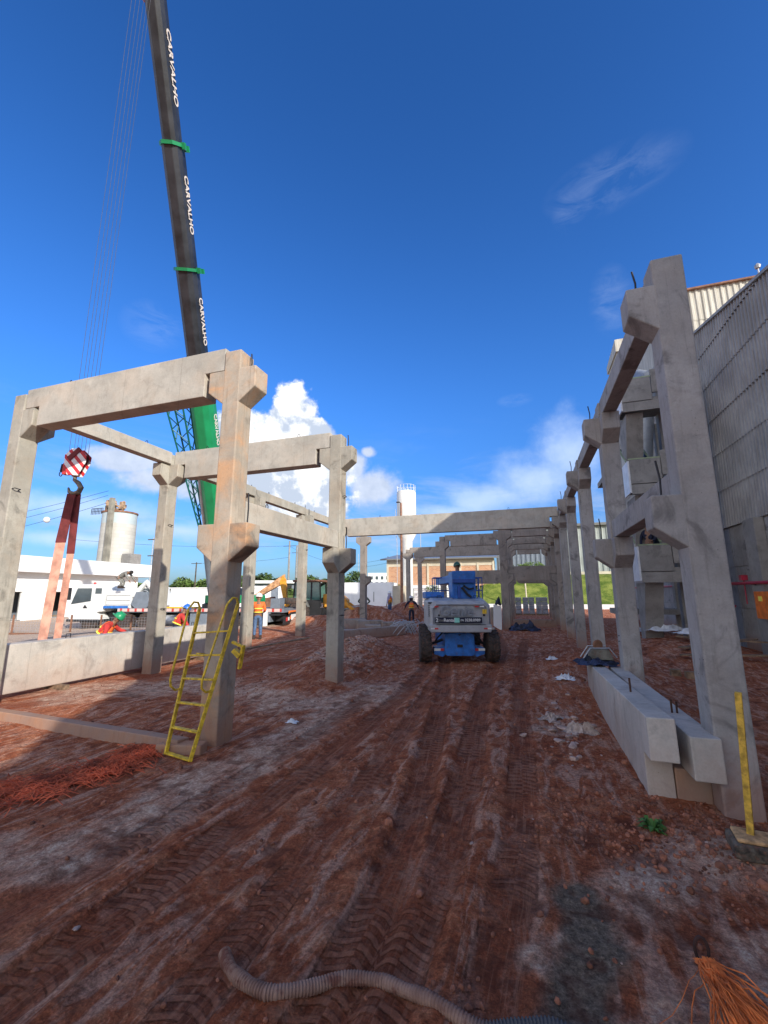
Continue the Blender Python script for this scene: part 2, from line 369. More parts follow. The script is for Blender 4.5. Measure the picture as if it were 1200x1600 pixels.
# ---- corrugated hose
def stripes(name, a, b_, axis_vec, period, sharp=True, rough=.6, duty=.5, objsp=True):
    m, nt, b = new_mat(name); T = NT(nt)
    tc = T.n('ShaderNodeTexCoord'); v = tc.outputs['Object'] if objsp else T.pos()
    dp = T.n('ShaderNodeVectorMath', operation='DOT_PRODUCT'); T.l(v, dp.inputs[0]); dp.inputs[1].default_value = axis_vec
    fr = T.math('FRACT', T.math('DIVIDE', dp.outputs['Value'], period))
    f = T.math('GREATER_THAN', fr, duty)
    T.l(T.mix(f, a, b_), b.inputs['Base Color']); b.inputs['Roughness'].default_value = rough
    return m
M_['hazard'] = stripes('orange and white warning stripes', (.85, .20, .03), (.02, .02, .02), (.7, 0, .7), .26)
M_['reflect'] = stripes('red and white reflective strip', (.6, .45, .42), (.5, .05, .04), (1, 0, 0), .45, duty=.7)
M_['hookstripe'] = stripes('red and white hook block paint', (.85, .84, .82), (.60, .03, .04), (.75, 0, .66), .17, duty=.55)

# ---------------------------------------------------------------- ground
def vnoise(x, y, s, seed=0):
    def h(i, j):
        n = (i*374761393+j*668265263+seed*1442695041) & 0xffffffff
        n = ((n ^ (n >> 13))*1274126177) & 0xffffffff
        return ((n ^ (n >> 16)) & 0xffff)/65535.
    X = x/s; Y = y/s; i = np.floor(X).astype(np.int64); j = np.floor(Y).astype(np.int64); fx = X-i; fy = Y-j
    fx = fx*fx*(3-2*fx); fy = fy*fy*(3-2*fy)
    return (h(i, j)*(1-fx)*(1-fy)+h(i+1, j)*fx*(1-fy)+h(i, j+1)*(1-fx)*fy+h(i+1, j+1)*fx*fy)
def fbm(x, y, s, o=4, seed=0, g=.5):
    t = 0; a = 1; n = 0
    for k in range(o): t = t+a*vnoise(x, y, s/2**k, seed+k*7); n += a; a *= g
    return t/n
def seg_dist(x, y, pts):
    best = np.full_like(x, 1e9); along = np.zeros_like(x); side = np.zeros_like(x); acc = 0
    for (ax, ay), (bx, by) in zip(pts[:-1], pts[1:]):
        dx, dy = bx-ax, by-ay; L = math.hypot(dx, dy)
        t = np.clip(((x-ax)*dx+(y-ay)*dy)/L**2, 0, 1); px = ax+t*dx; py = ay+t*dy
        d = np.hypot(x-px, y-py); sd = ((x-ax)*dy-(y-ay)*dx)/L
        m = d < best; best = np.where(m, d, best); along = np.where(m, acc+t*L, along); side = np.where(m, sd, side); acc += L
    return best, along, side
def smooth_pts(p, k=3):
    for _ in range(k):
        q = [p[0]]
        for a, b in zip(p[:-1], p[1:]): q += [(a[0]*.75+b[0]*.25, a[1]*.75+b[1]*.25), (a[0]*.25+b[0]*.75, a[1]*.25+b[1]*.75)]
        p = q+[p[-1]]
    return p
TRACKS = [([(-3.4, -2), (-2.75, .6), (-2.58, 2.0), (-2.55, 3.2), (-2.42, 6.1), (-2.5, 9.0), (-2.75, 12.6)], .20, .055, 1),
          ([(-4.4, -2), (-3.35, 1.0), (-3.2, 2.6), (-3.12, 4.0), (-3.0, 6.2), (-3.15, 9)], .17, .03, 1),
          ([(-1.3, -2), (-1.12, 1.4), (-1.03, 2.9), (-1.07, 4.0), (-1.35, 6.2), (-1.95, 10.6), (-2.6, 14)], .17, .065, 1),
          ([(-.9, -2), (-.88, 1.4), (-.80, 2.7), (-.71, 3.8), (-.76, 5.5), (-.98, 8.9), (-1.0, 12.8)], .19, .055, 1),
          ([(-1.75, -2), (-1.7, 2.0), (-1.72, 4.0), (-1.85, 7), (-2.2, 11)], .16, .03, 1),
          ([(-.5, -2), (-.35, 2.0), (-.15, 4.0), (-.2, 7), (-.3, 12), (-.2, 20)], .17, .028, 1),
          ([(-.9, 12.8), (-.95, 18), (-2, 26)], .2, .05, 1), ([(-3.0, 12.6), (-3.2, 18), (-4.4, 26)], .2, .05, 1)]
def lumps(x, y, cx, cy, rx, ry, h, rot=0, p=1.5):
    c, s = math.cos(rot), math.sin(rot); u = ((x-cx)*c+(y-cy)*s)/rx; v = (-(x-cx)*s+(y-cy)*c)/ry
    return h*np.clip(1-(u*u+v*v), 0, 1)**p
TAL = [None]
def ground_h(x, y, full=True):
    x = np.asarray(x, float); y = np.asarray(y, float)
    near = np.clip(1-(np.hypot(x+1, y-4)-10)/25, .0, 1)
    z = (fbm(x, y, 2.6, 4, 1)-.5)*.09
    rough = .35+.65*np.clip((fbm(x, y, 3.1, 2, 9)-.38)*4, 0, 1)
    z = z+(fbm(x, y, .42, 4, 3, .62)-.5)*.030*rough*near
    rg = 1-np.abs(fbm(x, y*.75, .17, 3, 91, .6)-.5)*2; fineh = (rg**3-.45)*rough*near
    z = z+fineh*.016
    # left shoulder, verge at the right beams, berms, piles
    z = z+.22*np.clip((-7.5-x)/3, 0, 1)*np.clip((y-11)/4, 0, 1)
    z = z+lumps(x, y, -5.1, 12.8, 1.6, 3.9, .55, .12)*(.75+.6*fbm(x, y, .7, 3, 5))
    z = z+lumps(x, y, -4.9, 9.2, 1.3, 1.8, .16)
    z = z+lumps(x, y, 1.3, 13.5, 1.6, 5, .22)*(.5+fbm(x, y, .6, 3, 15))
    z = z+lumps(x, y, -6.4, 10.9, 3.0, 1.6, .10)
    z = z-lumps(x, y, -7.2, 5.7, 1.3, .5, .07)
    z = z+lumps(x, y, 2.0, 4.4, 1.2, .6, .10)*(.6+.8*fbm(x, y, .3, 3, 25))
    z = z+lumps(x, y, 5.0, 17.5, 2.3, 5, .35)
    z = z+lumps(x, y, -10.3, 27.5, 3.4, 2.2, 1.1)*(.8+.5*fbm(x, y, 1.1, 3, 35))
    z = z+lumps(x, y, -8.3, 31.0, 2.2, 3.0, 1.25)*(.8+.4*fbm(x, y, 1.1, 3, 45))
    z = z+lumps(x, y, -11.6, 23.0, 3.2, 1.5, .55)*(.8+.5*fbm(x, y, 1.1, 3, 55))
    z = z-.25*np.clip((-19-x)/6, 0, 1)*np.clip((30-y)/8, 0, 1)
    # grass bank behind the site (a real slope) on the right
    bank = np.clip((y-58)/13, 0, 1)*np.clip((x+11)/5, 0, 1)*np.clip((230-y)/60, 0, 1); bank = bank*bank*(3-2*bank)
    z = z+4.6*bank
    z = z+1.3*np.clip((y-48)/14, 0, 1)*np.clip((-24-x)/6, 0, 1)
    lug = np.zeros_like(x); tr = np.zeros_like(x); TAL[0] = (np.zeros_like(x), np.zeros_like(x))
    for pts, w, d, k in TRACKS:
        P = smooth_pts(pts, 2); sel = (x > -7) & (x < 2) & (y > -3) & (y < 28)
        if not sel.any(): continue
        ds, al, sd = seg_dist(x[sel], y[sel], P)
        wob = .7+.6*fbm(x[sel], y[sel], .8, 2, 77)
        prof = np.clip(1-(ds/w)**4, 0, 1); rim = np.exp(-((ds-w*1.3)/(w*.35))**2)
        ch = np.abs(((al+np.abs(sd)*.55)/.115) % 1-.5)*2
        chev = np.clip((ch-.35)*2.2, 0, 1)*prof*np.clip(fbm(x[sel], y[sel], .9, 2, 31)*2.6-.75, 0, 1)
        z[sel] += -d*.6*prof*wob+d*.35*rim*wob*(.2+1.4*fbm(x[sel], y[sel], .25, 3, 12))-prof*.6*.016*fineh[sel]
        own = prof > tr[sel]; TA = TAL[0]; ta = TA[0][sel]; ts = TA[1][sel]; ta[own] = al[own]; ts[own] = (sd/w)[own]; TA[0][sel] = ta; TA[1][sel] = ts
        tr[sel] = np.maximum(tr[sel], prof)
    return (z, tr) if full else z
def gz_old(x, y): return 0
def gz(x, y): return float(ground_h(np.array([x]), np.array([y]), False)[0])
def warp(lo, hi, a, b, step, grow):
    c = list(np.arange(a, b, step)); s = step; p = c[-1]
    while p < hi: s *= grow; p += s; c.append(p)
    s = step; p = c[0]
    while p > lo: s *= grow; p -= s; c.insert(0, p)
    return np.array(c)
def ground():
    xs = warp(-3200, 3200, -5.6, 2.6, .026, 1.05)
    ya = list(np.arange(1.2, 5.0, .024)); s = .024
    while ya[-1] < 3200: s = s*(1.012 if ya[-1] < 60 else 1.06); ya.append(ya[-1]+s)
    s = .03; p = ya[0]
    while p > -120: s *= 1.12; p -= s; ya.insert(0, p)
    ys = np.array(ya); X, Y = np.meshgrid(xs, ys)
    sh = X.shape; z, tr = ground_h(X.ravel(), Y.ravel())
    tal, tsd = TAL[0]
    far = np.clip((np.hypot(X.ravel(), Y.ravel())-150)/300, 0, 1); z = z*(1-far)-.5*far
    co_ = np.stack([X.ravel(), Y.ravel(), z], 1)
    idx = np.arange(sh[0]*sh[1]).reshape(sh)
    q = np.stack([idx[:-1, :-1], idx[:-1, 1:], idx[1:, 1:], idx[1:, :-1]], -1).reshape(-1, 4)
    me = bpy.data.meshes.new('ground'); me.vertices.add(len(co_)); me.vertices.foreach_set('co', co_.ravel())
    me.loops.add(q.size); me.loops.foreach_set('vertex_index', q.ravel().astype(np.int32)); me.polygons.add(len(q))
    me.polygons.foreach_set('loop_start', (np.arange(len(q))*4).astype(np.int32)); me.polygons.foreach_set('loop_total', np.full(len(q), 4, np.int32))
    me.polygons.foreach_set('use_smooth', np.ones(len(q), bool)); me.update(calc_edges=True)
    x, y = X.ravel(), Y.ravel()
    def line(pts, w):
        d, _, _ = seg_dist(x, y, smooth_pts(pts, 2)); return np.clip(1-d/w, 0, 1)
    nb = fbm(x, y, .55, 5, 61, .6)
    pale = np.maximum.reduce([line([(-4.1, 2.4), (-3.45, 3.1), (-3.45, 4.2), (-3.3, 5.4), (-3.3, 7.4)], .75), line([(-7.5, 8.5), (-5.2, 7.6), (-3.6, 7.3), (-3.2, 9.0)], 1.2),
                              line([(-8.8, 6.8), (-7.0, 8.4)], 1.6), line([(.2, 7.3), (.75, 7.7)], .45), line([(.45, 3.6), (.9, 4.0), (1.3, 4.3)], .55), line([(-4.9, 10.6), (-5.2, 12), (-5.5, 15)], 1.3),  # first stroke: dusty sand, paled further to brighten the sunlit patch
                              line([(.0, 2.2), (.6, 2.6), (1.2, 3.2)], .5), line([(.3, 3.2), (-.1, 2.9)], .3)])
    pale = np.clip((pale+nb-.86)*3.2, 0, 1)
    grav = line([(.17, 3.5), (.22, 3.0), (.1, 2.6), (.05, 2.2)], .34); grav = np.clip((grav+nb-.8)*4, 0, 1)
    red = np.maximum(line([(-7.6, 9.6), (-6.6, 11.2), (-5.5, 14.5)], 1.1), line([(-11, 9.9), (-8.5, 8.8), (-9, 5.4)], .7)); red = np.clip((red+nb-.8)*3, 0, 1)
    grass = np.clip((y-57+6*(nb-.5))/2, 0, 1)*np.clip((x+13)/3, 0, 1)
    grass = np.maximum(grass, np.clip((y-50+8*(nb-.5))/3, 0, 1)*np.clip((-26-x)/4, 0, 1))
    grass = np.maximum(grass, np.clip((y-90)/10, 0, 1))
    a = me.color_attributes.new('soil', 'FLOAT_COLOR', 'POINT'); a.data.foreach_set('color', np.stack([pale, grav, red, grass], 1).ravel().astype(np.float32))
    b_ = me.attributes.new('track', 'FLOAT', 'POINT'); b_.data.foreach_set('value', tr.astype(np.float32))
    for nm_, ar in (('tal', tal), ('tsd', tsd)):
        q_ = me.attributes.new(nm_, 'FLOAT', 'POINT'); q_.data.foreach_set('value', ar.astype(np.float32))
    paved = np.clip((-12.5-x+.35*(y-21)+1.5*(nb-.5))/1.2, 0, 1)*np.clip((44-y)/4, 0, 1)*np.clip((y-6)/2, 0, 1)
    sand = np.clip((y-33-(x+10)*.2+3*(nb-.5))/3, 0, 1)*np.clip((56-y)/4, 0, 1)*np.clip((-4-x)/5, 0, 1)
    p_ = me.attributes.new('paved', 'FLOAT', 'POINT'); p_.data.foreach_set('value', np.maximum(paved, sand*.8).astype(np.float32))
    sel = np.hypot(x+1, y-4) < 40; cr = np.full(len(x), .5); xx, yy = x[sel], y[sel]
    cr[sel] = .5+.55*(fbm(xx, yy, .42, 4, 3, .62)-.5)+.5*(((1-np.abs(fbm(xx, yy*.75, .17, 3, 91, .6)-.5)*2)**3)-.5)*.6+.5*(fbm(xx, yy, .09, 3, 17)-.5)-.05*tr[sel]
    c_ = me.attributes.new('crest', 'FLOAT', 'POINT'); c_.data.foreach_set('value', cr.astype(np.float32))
    m, nt, b = new_mat('red earth'); T = NT(nt); P = T.pos()
    at = T.n('ShaderNodeAttribute', attribute_name='soil'); sp = T.n('ShaderNodeSeparateColor'); T.l(at.outputs['Color'], sp.inputs[0])
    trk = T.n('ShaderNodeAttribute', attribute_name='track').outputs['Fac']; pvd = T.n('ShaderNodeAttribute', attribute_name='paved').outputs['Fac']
    n1 = T.noise(P, .8, 6, .62, .4); n2 = T.noise(P, 5.5, 8, .68, .6); n3 = T.noise(P, 34, 6, .7); n4 = T.noise(P, 2.1, 8, .68, 1.0, sc=(2.8, .7, 1), off=3)
    c = T.mix(T.ramp(n1, .3, .7), (.30, .076, .030), (.40, .125, .056))
    c = T.mix(T.math('MULTIPLY', T.ramp(n2, .46, .66), .7), c, (.54, .22, .11))
    c = T.mix(T.math('MULTIPLY', T.ramp(n4, .47, .62), .70), c, (.62, .37, .26))
    c = T.mix(T.math('MULTIPLY', T.ramp(n2, .5, .28), .65), c, (.12, .036, .02))
    c = T.mix(T.math('MULTIPLY', trk, .62), c, T.mix(n1, (.20, .050, .022), (.33, .095, .045)))
    c = T.mix(T.math('MULTIPLY', sp.outputs[2], .8), c, (.30, .075, .032))
    gp = T.mix(T.ramp(n2, .35, .7), (.42, .25, .17), (.78, .57, .43))
    c = T.mix(T.math('MULTIPLY', T.math('MULTIPLY', sp.outputs[0], .92), T.math('ADD', .30, T.math('MULTIPLY', T.ramp(T.noise(P, 3.2, 8, .74, .8, sc=(1.6, .8, 1), off=41), .38, .60), .70))), c, gp)
    c = T.mix(T.math('MULTIPLY', sp.outputs[1], .92), c, T.mix(n3, (.085, .068, .048), (.27, .215, .155)))
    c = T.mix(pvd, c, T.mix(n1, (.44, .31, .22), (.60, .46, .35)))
    gr = T.mix(T.ramp(T.noise(P, .55, 8, .75, off=8), .38, .62), (.075, .12, .018), (.23, .26, .055))
    c = T.mix(at.outputs['Alpha'], c, gr)
    n5 = T.noise(P, 95, 4, .75, off=6)
    c = T.mix(.75, c, T.mix(T.ramp(n3, .3, .7), (.25, .25, .25), (.78, .78, .78)), 'OVERLAY')
    c = T.mix(.6, c, T.mix(T.ramp(n5, .32, .68), (.3, .3, .3), (.72, .72, .72)), 'OVERLAY')
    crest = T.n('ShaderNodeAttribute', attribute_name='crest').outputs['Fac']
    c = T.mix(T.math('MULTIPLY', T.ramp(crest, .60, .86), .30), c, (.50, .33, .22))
    c = T.mix(T.math('MULTIPLY', T.ramp(crest, .46, .25), .6), c, (.11, .032, .018))  # crests paled, hollows darkened in the colour, standing in for cavity shade
    T.l(c, b.inputs['Base Color']); b.inputs['Roughness'].default_value = .93; b.inputs['Specular IOR Level'].default_value = .15
    ta = T.n('ShaderNodeAttribute', attribute_name='tal').outputs['Fac']; ts = T.n('ShaderNodeAttribute', attribute_name='tsd').outputs['Fac']
    sq = T.math('MULTIPLY', T.math('MULTIPLY', ts, ts), .085)
    ph = T.math('ADD', T.math('ADD', ta, sq), T.math('MULTIPLY', T.math('SUBTRACT', n2, .5), .05))
    half = T.math('MULTIPLY', T.math('GREATER_THAN', ts, 0), .5)
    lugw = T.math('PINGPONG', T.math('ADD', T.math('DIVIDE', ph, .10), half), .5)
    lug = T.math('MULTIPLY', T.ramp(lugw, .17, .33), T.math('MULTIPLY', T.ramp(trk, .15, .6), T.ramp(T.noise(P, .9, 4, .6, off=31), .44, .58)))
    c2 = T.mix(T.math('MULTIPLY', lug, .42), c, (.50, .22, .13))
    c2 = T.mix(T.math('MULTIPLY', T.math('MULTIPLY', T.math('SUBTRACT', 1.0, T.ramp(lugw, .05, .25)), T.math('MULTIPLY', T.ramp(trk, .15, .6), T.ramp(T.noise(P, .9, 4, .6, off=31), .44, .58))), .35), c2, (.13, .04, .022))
    sv = T.n('ShaderNodeCombineXYZ'); T.l(T.math('MULTIPLY', ts, 3.2), sv.inputs[0]); T.l(T.math('MULTIPLY', ta, .55), sv.inputs[1])
    stn = T.noise(sv.outputs[0], 1.6, 6, .7); c2 = T.mix(T.math('MULTIPLY', T.math('MULTIPLY', trk, T.ramp(stn, .50, .66)), .55), c2, (.52, .25, .15)); c2 = T.mix(T.math('MULTIPLY', T.math('MULTIPLY', trk, T.ramp(stn, .45, .32)), .5), c2, (.13, .038, .02))
    T.l(c2, b.inputs['Base Color'])
    lb_ = T.bump(lug, 1.0, .09, None)
    nr0 = T.bump(T.math('ADD', n2, T.math('MULTIPLY', T.noise(P, 16, 7, .75, off=3), .7)), .75, .045, None, lb_)
    T.bump(T.math('ADD', n3, T.math('MULTIPLY', n5, .4)), .9, .03, b, nr0)
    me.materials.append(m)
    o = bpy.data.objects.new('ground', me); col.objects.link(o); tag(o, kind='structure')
ground()

# ---------------------------------------------------------------- precast columns and beams
def column(label, x, y, mat, corbels, sx=.32, sy=.34, h=5.77, rods=(), base=-.4, group=None, loops=(), proj=.28):
    t = thing('concrete_column', label, 'column', (x, y, 0), 0, group)
    MB().box(-sx/2, sx/2, -sy/2, sy/2, base, h).build('shaft', mat, t, bevel=.018)
    for d, zt in corbels:
        p = proj; tip = .34; root = .58
        poly = [(0, zt), (p, zt), (p, zt-tip), (0, zt-root)]
        m = MB()
        if d[1] == 'x':
            s = 1 if d[0] == '+' else -1
            m.prism([(s*(sx/2-.03+a if a == 0 else sx/2+a), b) for a, b in poly], -sy/2+.004, sy/2-.004, 'y')
        else:
            s = 1 if d[0] == '+' else -1
            m.prism([(s*(sy/2-.03+a if a == 0 else sy/2+a), b) for a, b in poly], -sx/2+.004, sx/2-.004, 'x')
        m.build('corbel', mat, t, bevel=.014)
    for (rx, ry, z, l) in rods:
        MB().tube([(rx, ry, z-.05), (rx+.01, ry, z+l*.5), (rx-.01, ry+.01, z+l)], .011, 6).build('dowel', M_['dark_rod'], t)
    for (lx, ly, z) in loops:
        MB().tube([(lx, ly-.05, z), (lx+.07, ly-.05, z+.01), (lx+.07, ly+.05, z), (lx, ly+.05, z-.01)], .009, 5).build('tie_bar', M_['dark_rod'], t)
    return t
def xbeam(label, x0, x1, y, mat, zb=5.08, zt=5.85, th=.30, notch=.37, loops=2, group=None, dap=True, zc=5.465):
    t = thing('concrete_beam', label, 'beam', ((x0+x1)/2, y, zb), 0, group); L = (x1-x0)/2; H = zt-zb; d = zc-zb
    poly = [(-L+notch, 0), (L-notch, 0), (L-notch, d), (L, d), (L, H), (-L, H), (-L, d), (-L+notch, d)] if dap else [(-L, 0), (L, 0), (L, H), (-L, H)]
    MB().prism(poly, -th/2, th/2, 'y').build('beam_body', mat, t, bevel=.012)
    for i in range(loops):
        x = -L+(2*L)*(.2 if i == 0 else .8)
        MB().tube([(x-.03, 0, H-.03), (x-.032, 0, H+.09), (x, 0, H+.13), (x+.032, 0, H+.09), (x+.03, 0, H-.03)], .008, 6).build('lifting_loop', M_['dark_rod'], t)
    return t
def ybeam(label, x, y0, y1, zb, mat, zt=None, th=.25, loops=2, group=None):
    zt = zt or zb+.33; t = thing('concrete_beam', label, 'beam', (x, (y0+y1)/2, zb), 0, group); L = (y1-y0)/2; H = zt-zb
    MB().box(-th/2, th/2, -L, L, 0, H).build('beam_body', mat, t, bevel=.012)
    for i in range(loops):
        y = -L+2*L*(.22 if i == 0 else .78)
        MB().tube([(0, y-.03, H-.03), (0, y-.032, H+.08), (0, y, H+.11), (0, y+.032, H+.08), (0, y+.03, H-.03)], .008, 6).build('lifting_loop', M_['dark_rod'], t)
    return t
U, W = 5.45, 3.0
cl, cm, cr, cf, cn = (M_[k] for k in ('conc_left', 'conc_mid', 'conc_right', 'conc_far', 'conc_new'))
XR, XL, XB = 1.74, -4.18, -9.2
YF = [5.24+4*i for i in range(11)]
column('orange-stained precast column behind the leaning yellow ladder', XL, 5.30, cl, [('+x', U), ('-x', U), ('+x', W), ('-x', W), ('+y', W)], .30, .34, rods=[(.21, .02, U, .33), (.08, .22, W, .45), (.24, .1, W, .5)])
column('precast column carrying the right end of the second cross beam, dirt heap beside it', XL, 9.17, cm, [('+x', U), ('-x', U), ('+x', W), ('-y', W)], .30, .34, rods=[(.26, 0, U, .34), (.24, .0, W, .36)], loops=[(.15, 0, 4.25), (.15, -.05, 1.5)])
column('leftmost precast column, cut by the left edge of the photo', -9.05, 5.30, cm, [('+x', U), ('+y', U), ('-y', W)], .30, .34, loops=[(.15, -.1, 3.9)])
column('precast column standing in front of the long low beam, between white truck and yellow ladder', -9.22, 9.05, cm, [('+x', U), ('-y', U), ('+y', U)], .30, .34, loops=[(.15, 0, 1.6), (.15, 0, 3.8)])
column('slim precast column half hidden behind the orange-stained column, white-helmeted man beside it', -9.42, 13.2, cm, [('-y', U), ('+y', U), ('+x', U)], .30, .34, rods=[(-.1, 0, 5.77, .2)], loops=[(.15, 0, 2.0)])
column('slim precast column standing in front of the backhoe rear wheel', -9.50, 17.2, cm, [('-y', U), ('+y', U), ('+x', U)], .32, .34, rods=[(.2, .1, U, .35), (.1, -.1, 5.77, .2)], loops=[(.16, 0, 3.9), (.16, 0, 1.6)])
column('precast column under the left end of the longest cross beam, hidden behind a nearer column', -9.55, 21.24, cm, [('-y', U), ('+x', U)], .32, .34)
column('short-bracketed precast column right of the backhoe, grey blocks at its foot', -9.62, 25.2, cf, [('-x', U), ('+x', U), ('+x', W)], .36, .36, base=-.3)
RL = ['tallest looking precast column at the right, nearest the camera beside the yellow post',
      'second precast column of the right row, with brackets at two levels and the grey stair tower behind',
      'third precast column of the right row, plain shaft behind the tarpaulin heap',
      'fourth precast column of the right row, with smooth lower shaft and grass bank showing beside it',
      'fifth precast column of the right row, holding the right end of the longest cross beam',
      'sixth precast column of the right row', 'seventh precast column of the right row', 'eighth precast column of the right row', 'ninth precast column of the right row']
for i, lb in enumerate(RL):
    cb = [('-x', U)]
    if i > 0: cb.append(('-y', U))
    cb.append(('+y', U))
    if i < 2: cb += [('-x', W), ('+y' if i == 0 else '-y', W)]
    if i >= 5: cb += [('-x', W)]
    column(lb, XR, YF[i], cr if i < 5 else cf, cb, rods=[(-.30, 0, U, .34)]+([(-.3, .0, W, .42)] if i < 2 else []),
           loops=[(-.16, -.1, 1.35), (-.16, -.02, 1.2)] if i == 0 else ([(-.17, 0, 1.1), (-.17, 0, 1.2)] if i == 1 else []))
for i in range(8):
    ybeam(['first', 'second', 'third', 'fourth', 'fifth', 'sixth', 'seventh', 'eighth'][i]+' upper tie beam of the right column row, counted from the camera', XR, YF[i]+.19, YF[i+1]-.19, U+.006, cr if i < 4 else cf, loops=0)
ybeam('lower tie beam between the two nearest columns of the right row', XR, YF[0]+.19, YF[1]-.19, W+.006, cr, loops=0)
ybeam('thin tie beam from the leftmost column back to the column by the white truck', -9.12, 5.30+.19, 9.05-.19, U+.006, cn, loops=2)
ybeam('thin tie beam high over the backhoe arm, between two slim columns, nearer one', -9.42, 13.2+.19, 17.2-.19, U+.006, cm)
ybeam('thin tie beam running from the column by the backhoe wheel away to the longest cross beam', -9.5, 17.2+.19, 21.24-.19, U+.006, cm)
ybeam('thin tie beam from the column by the white truck to the slim column behind the stained one', -9.3, 9.05+.19, 13.2-.19, U+.006, cm, loops=1)
ybeam('lower tie beam between the orange-stained column and the column by the dirt heap', XL, 5.30+.19, 9.17-.19, W+.006, cn, zt=W+.40, loops=1)
xbeam('near cross beam spanning from the leftmost column to the orange-stained column', -8.89, XL-.16, 5.30, cn, loops=2)
xbeam('second cross beam, passing behind the orange-stained column', -9.06, XL-.16, 9.17, cn, loops=2)
xbeam('longest cross beam, bridging the whole site behind the boom lift, half in shade', -9.38, XR-.17, 21.24, cn, zb=4.97, zt=5.92, loops=3, th=.34)
# the second frame farther back
IX = -1.16
column('bulky inner precast column right behind the boom lift, white slab leaning on it', IX, 25.2, cf, [('-x', U), ('+x', U), ('+x', W), ('-x', W)], .42, .42)
column('inner precast column behind the one with the leaning white slab', IX, 29.2, cf, [('-x', U), ('+x', U), ('+x', W), ('-x', W)], .36, .36)
column('third inner precast column, seen through the shaded frames', IX, 33.2, cf, [('-x', U), ('+x', U), ('+x', W), ('-x', W)], .36, .36)
column('fourth inner precast column, farthest of the shaded frames', IX, 37.2, cf, [('-x', U), ('+x', U)], .36, .36)
column('precast column with double brackets left of the lift basket', -5.35, 29.2, cf, [('-x', U), ('+x', U), ('-x', W), ('+x', W)], .36, .36)
column('slim lit-topped precast column beside the tank shaft and brown pole', -9.95, 37.2, cf, [('-x', U), ('+x', U)], .34, .34)
column('far slim precast column between the tank shaft and the lift basket', -9.9, 41.4, cf, [('-x', U), ('+x', U)], .36, .36)
nm = ['first', 'second', 'third', 'fourth']
for i in range(4):
    y = YF[5+i]-.04
    xbeam(nm[i]+' shaded upper beam at the right behind the longest cross beam', IX+.2, XR-.17, y, cf, loops=0)
    if i < 3: xbeam(nm[i]+' shaded mid-level beam right of the inner columns', IX+.22, XR-.17, y, cf, zb=2.63, zt=3.42, zc=3.012, loops=0)
xbeam('upper beam just above the lift basket, ending at the double-bracket column', -5.35+.19, IX-.2, 29.2, cf, loops=1)
xbeam('mid-level beam directly behind the lift basket', -5.35+.19, IX-.2, 29.2, cf, zb=2.55, zt=3.42, zc=3.012, loops=0)
xbeam('far upper beam running from beside the tank shaft to the inner columns, left end sunlit', -9.76, IX-.19, 37.2, cf, zt=5.95, loops=0)

# ---------------------------------------------------------------- lying members
t = thing('concrete_beam', 'long pale precast beam lying low behind the left columns, red slings around it', 'beam', (-9.78, 9.2, .1))
MB().box(-.17, .17, -3.5, 3.75, .0, .93).build('beam_body', M_['conc_low'], t, bevel=.02)
for y in (-2.0, 1.8):
    MB().tube([(0, y-.05, .9), (0, y-.05, 1.02), (0, y+.05, 1.02), (0, y+.05, .9)], .009, 6).build('lifting_loop', M_['dark_rod'], t)
for k, (y, lb) in enumerate([(7.0, 'small timber sleeper under the near part of the low beam'), (11.2, 'small timber sleeper under the far part of the low beam')]):
    tag(MB().box(-.3, .42, -.06, .06, -.12, .098).build('timber_sleeper', M_['timber']), lb, 'sleeper').location = (-9.78, y, 0)
def tilted(t, deg): t.rotation_euler.x = R(deg)
t = thing('concrete_beam', 'notched precast beam lying nearest the road at the right, rust-stained top edge', 'beam', (1.15, 5.3, 0), R(-.8))
MB().prism([(.0, .0), (5.0, .0), (5.0, .79), (-.30, .79), (-.30, .40), (.0, .40)], -.122, .122, 'x').build('beam_body', M_['conc_low'], t, bevel=.010)
MB().tube([(.02, 1.2, .75), (.02, 1.21, .96)], .013, 6).build('dowel', M_['rebar'], t); tilted(t, -2.6)
t = thing('concrete_beam', 'smooth precast beam lying beside the big right column, resting on a block', 'beam', (1.485, 4.98, .29), R(-.6))
MB().box(-.125, .125, 0, 4.6, 0, .38).build('beam_body', M_['conc_low'], t, bevel=.010)
MB().tube([(-.02, .95, .36), (-.02, .95, .52)], .011, 6).build('dowel', M_['rebar'], t); MB().tube([(.03, .95, .36), (.03, .95, .50)], .011, 6).build('dowel', M_['rebar'], t); tilted(t, -.9)
tag(MB().box(-.15, .15, -.14, .14, -.08, .283).build('concrete_block', M_['conc_left'], bevel=.012), 'short concrete block under the end of the smooth lying beam', 'block').location = (1.43, 5.44, 0)
t = thing('concrete_pile', 'slim precast pile lying on the ground, running from the left edge to the yellow ladder', 'pile', (-8.7, 5.15, -.02), R(-3.4))
MB().prism([(0, 0), (.2, -.02), (.21, .15), (.01, .17)], -.4, 4.35, 'x', Matrix.Translation((0, -.1, 0))).build('pile_body', M_['conc_left'], t, bevel=.012)
t2 = thing('concrete_pile', 'broken stub of concrete pile beside the foot of the ladder', 'pile', (-4.32, 4.86, -.02), R(14))
MB().prism([(0, 0), (.2, 0), (.2, .13), (.0, .13)], -.32, .28, 'x', Matrix.Translation((0, -.1, 0))).build('pile_body', M_['conc_left'], t2, bevel=.02)

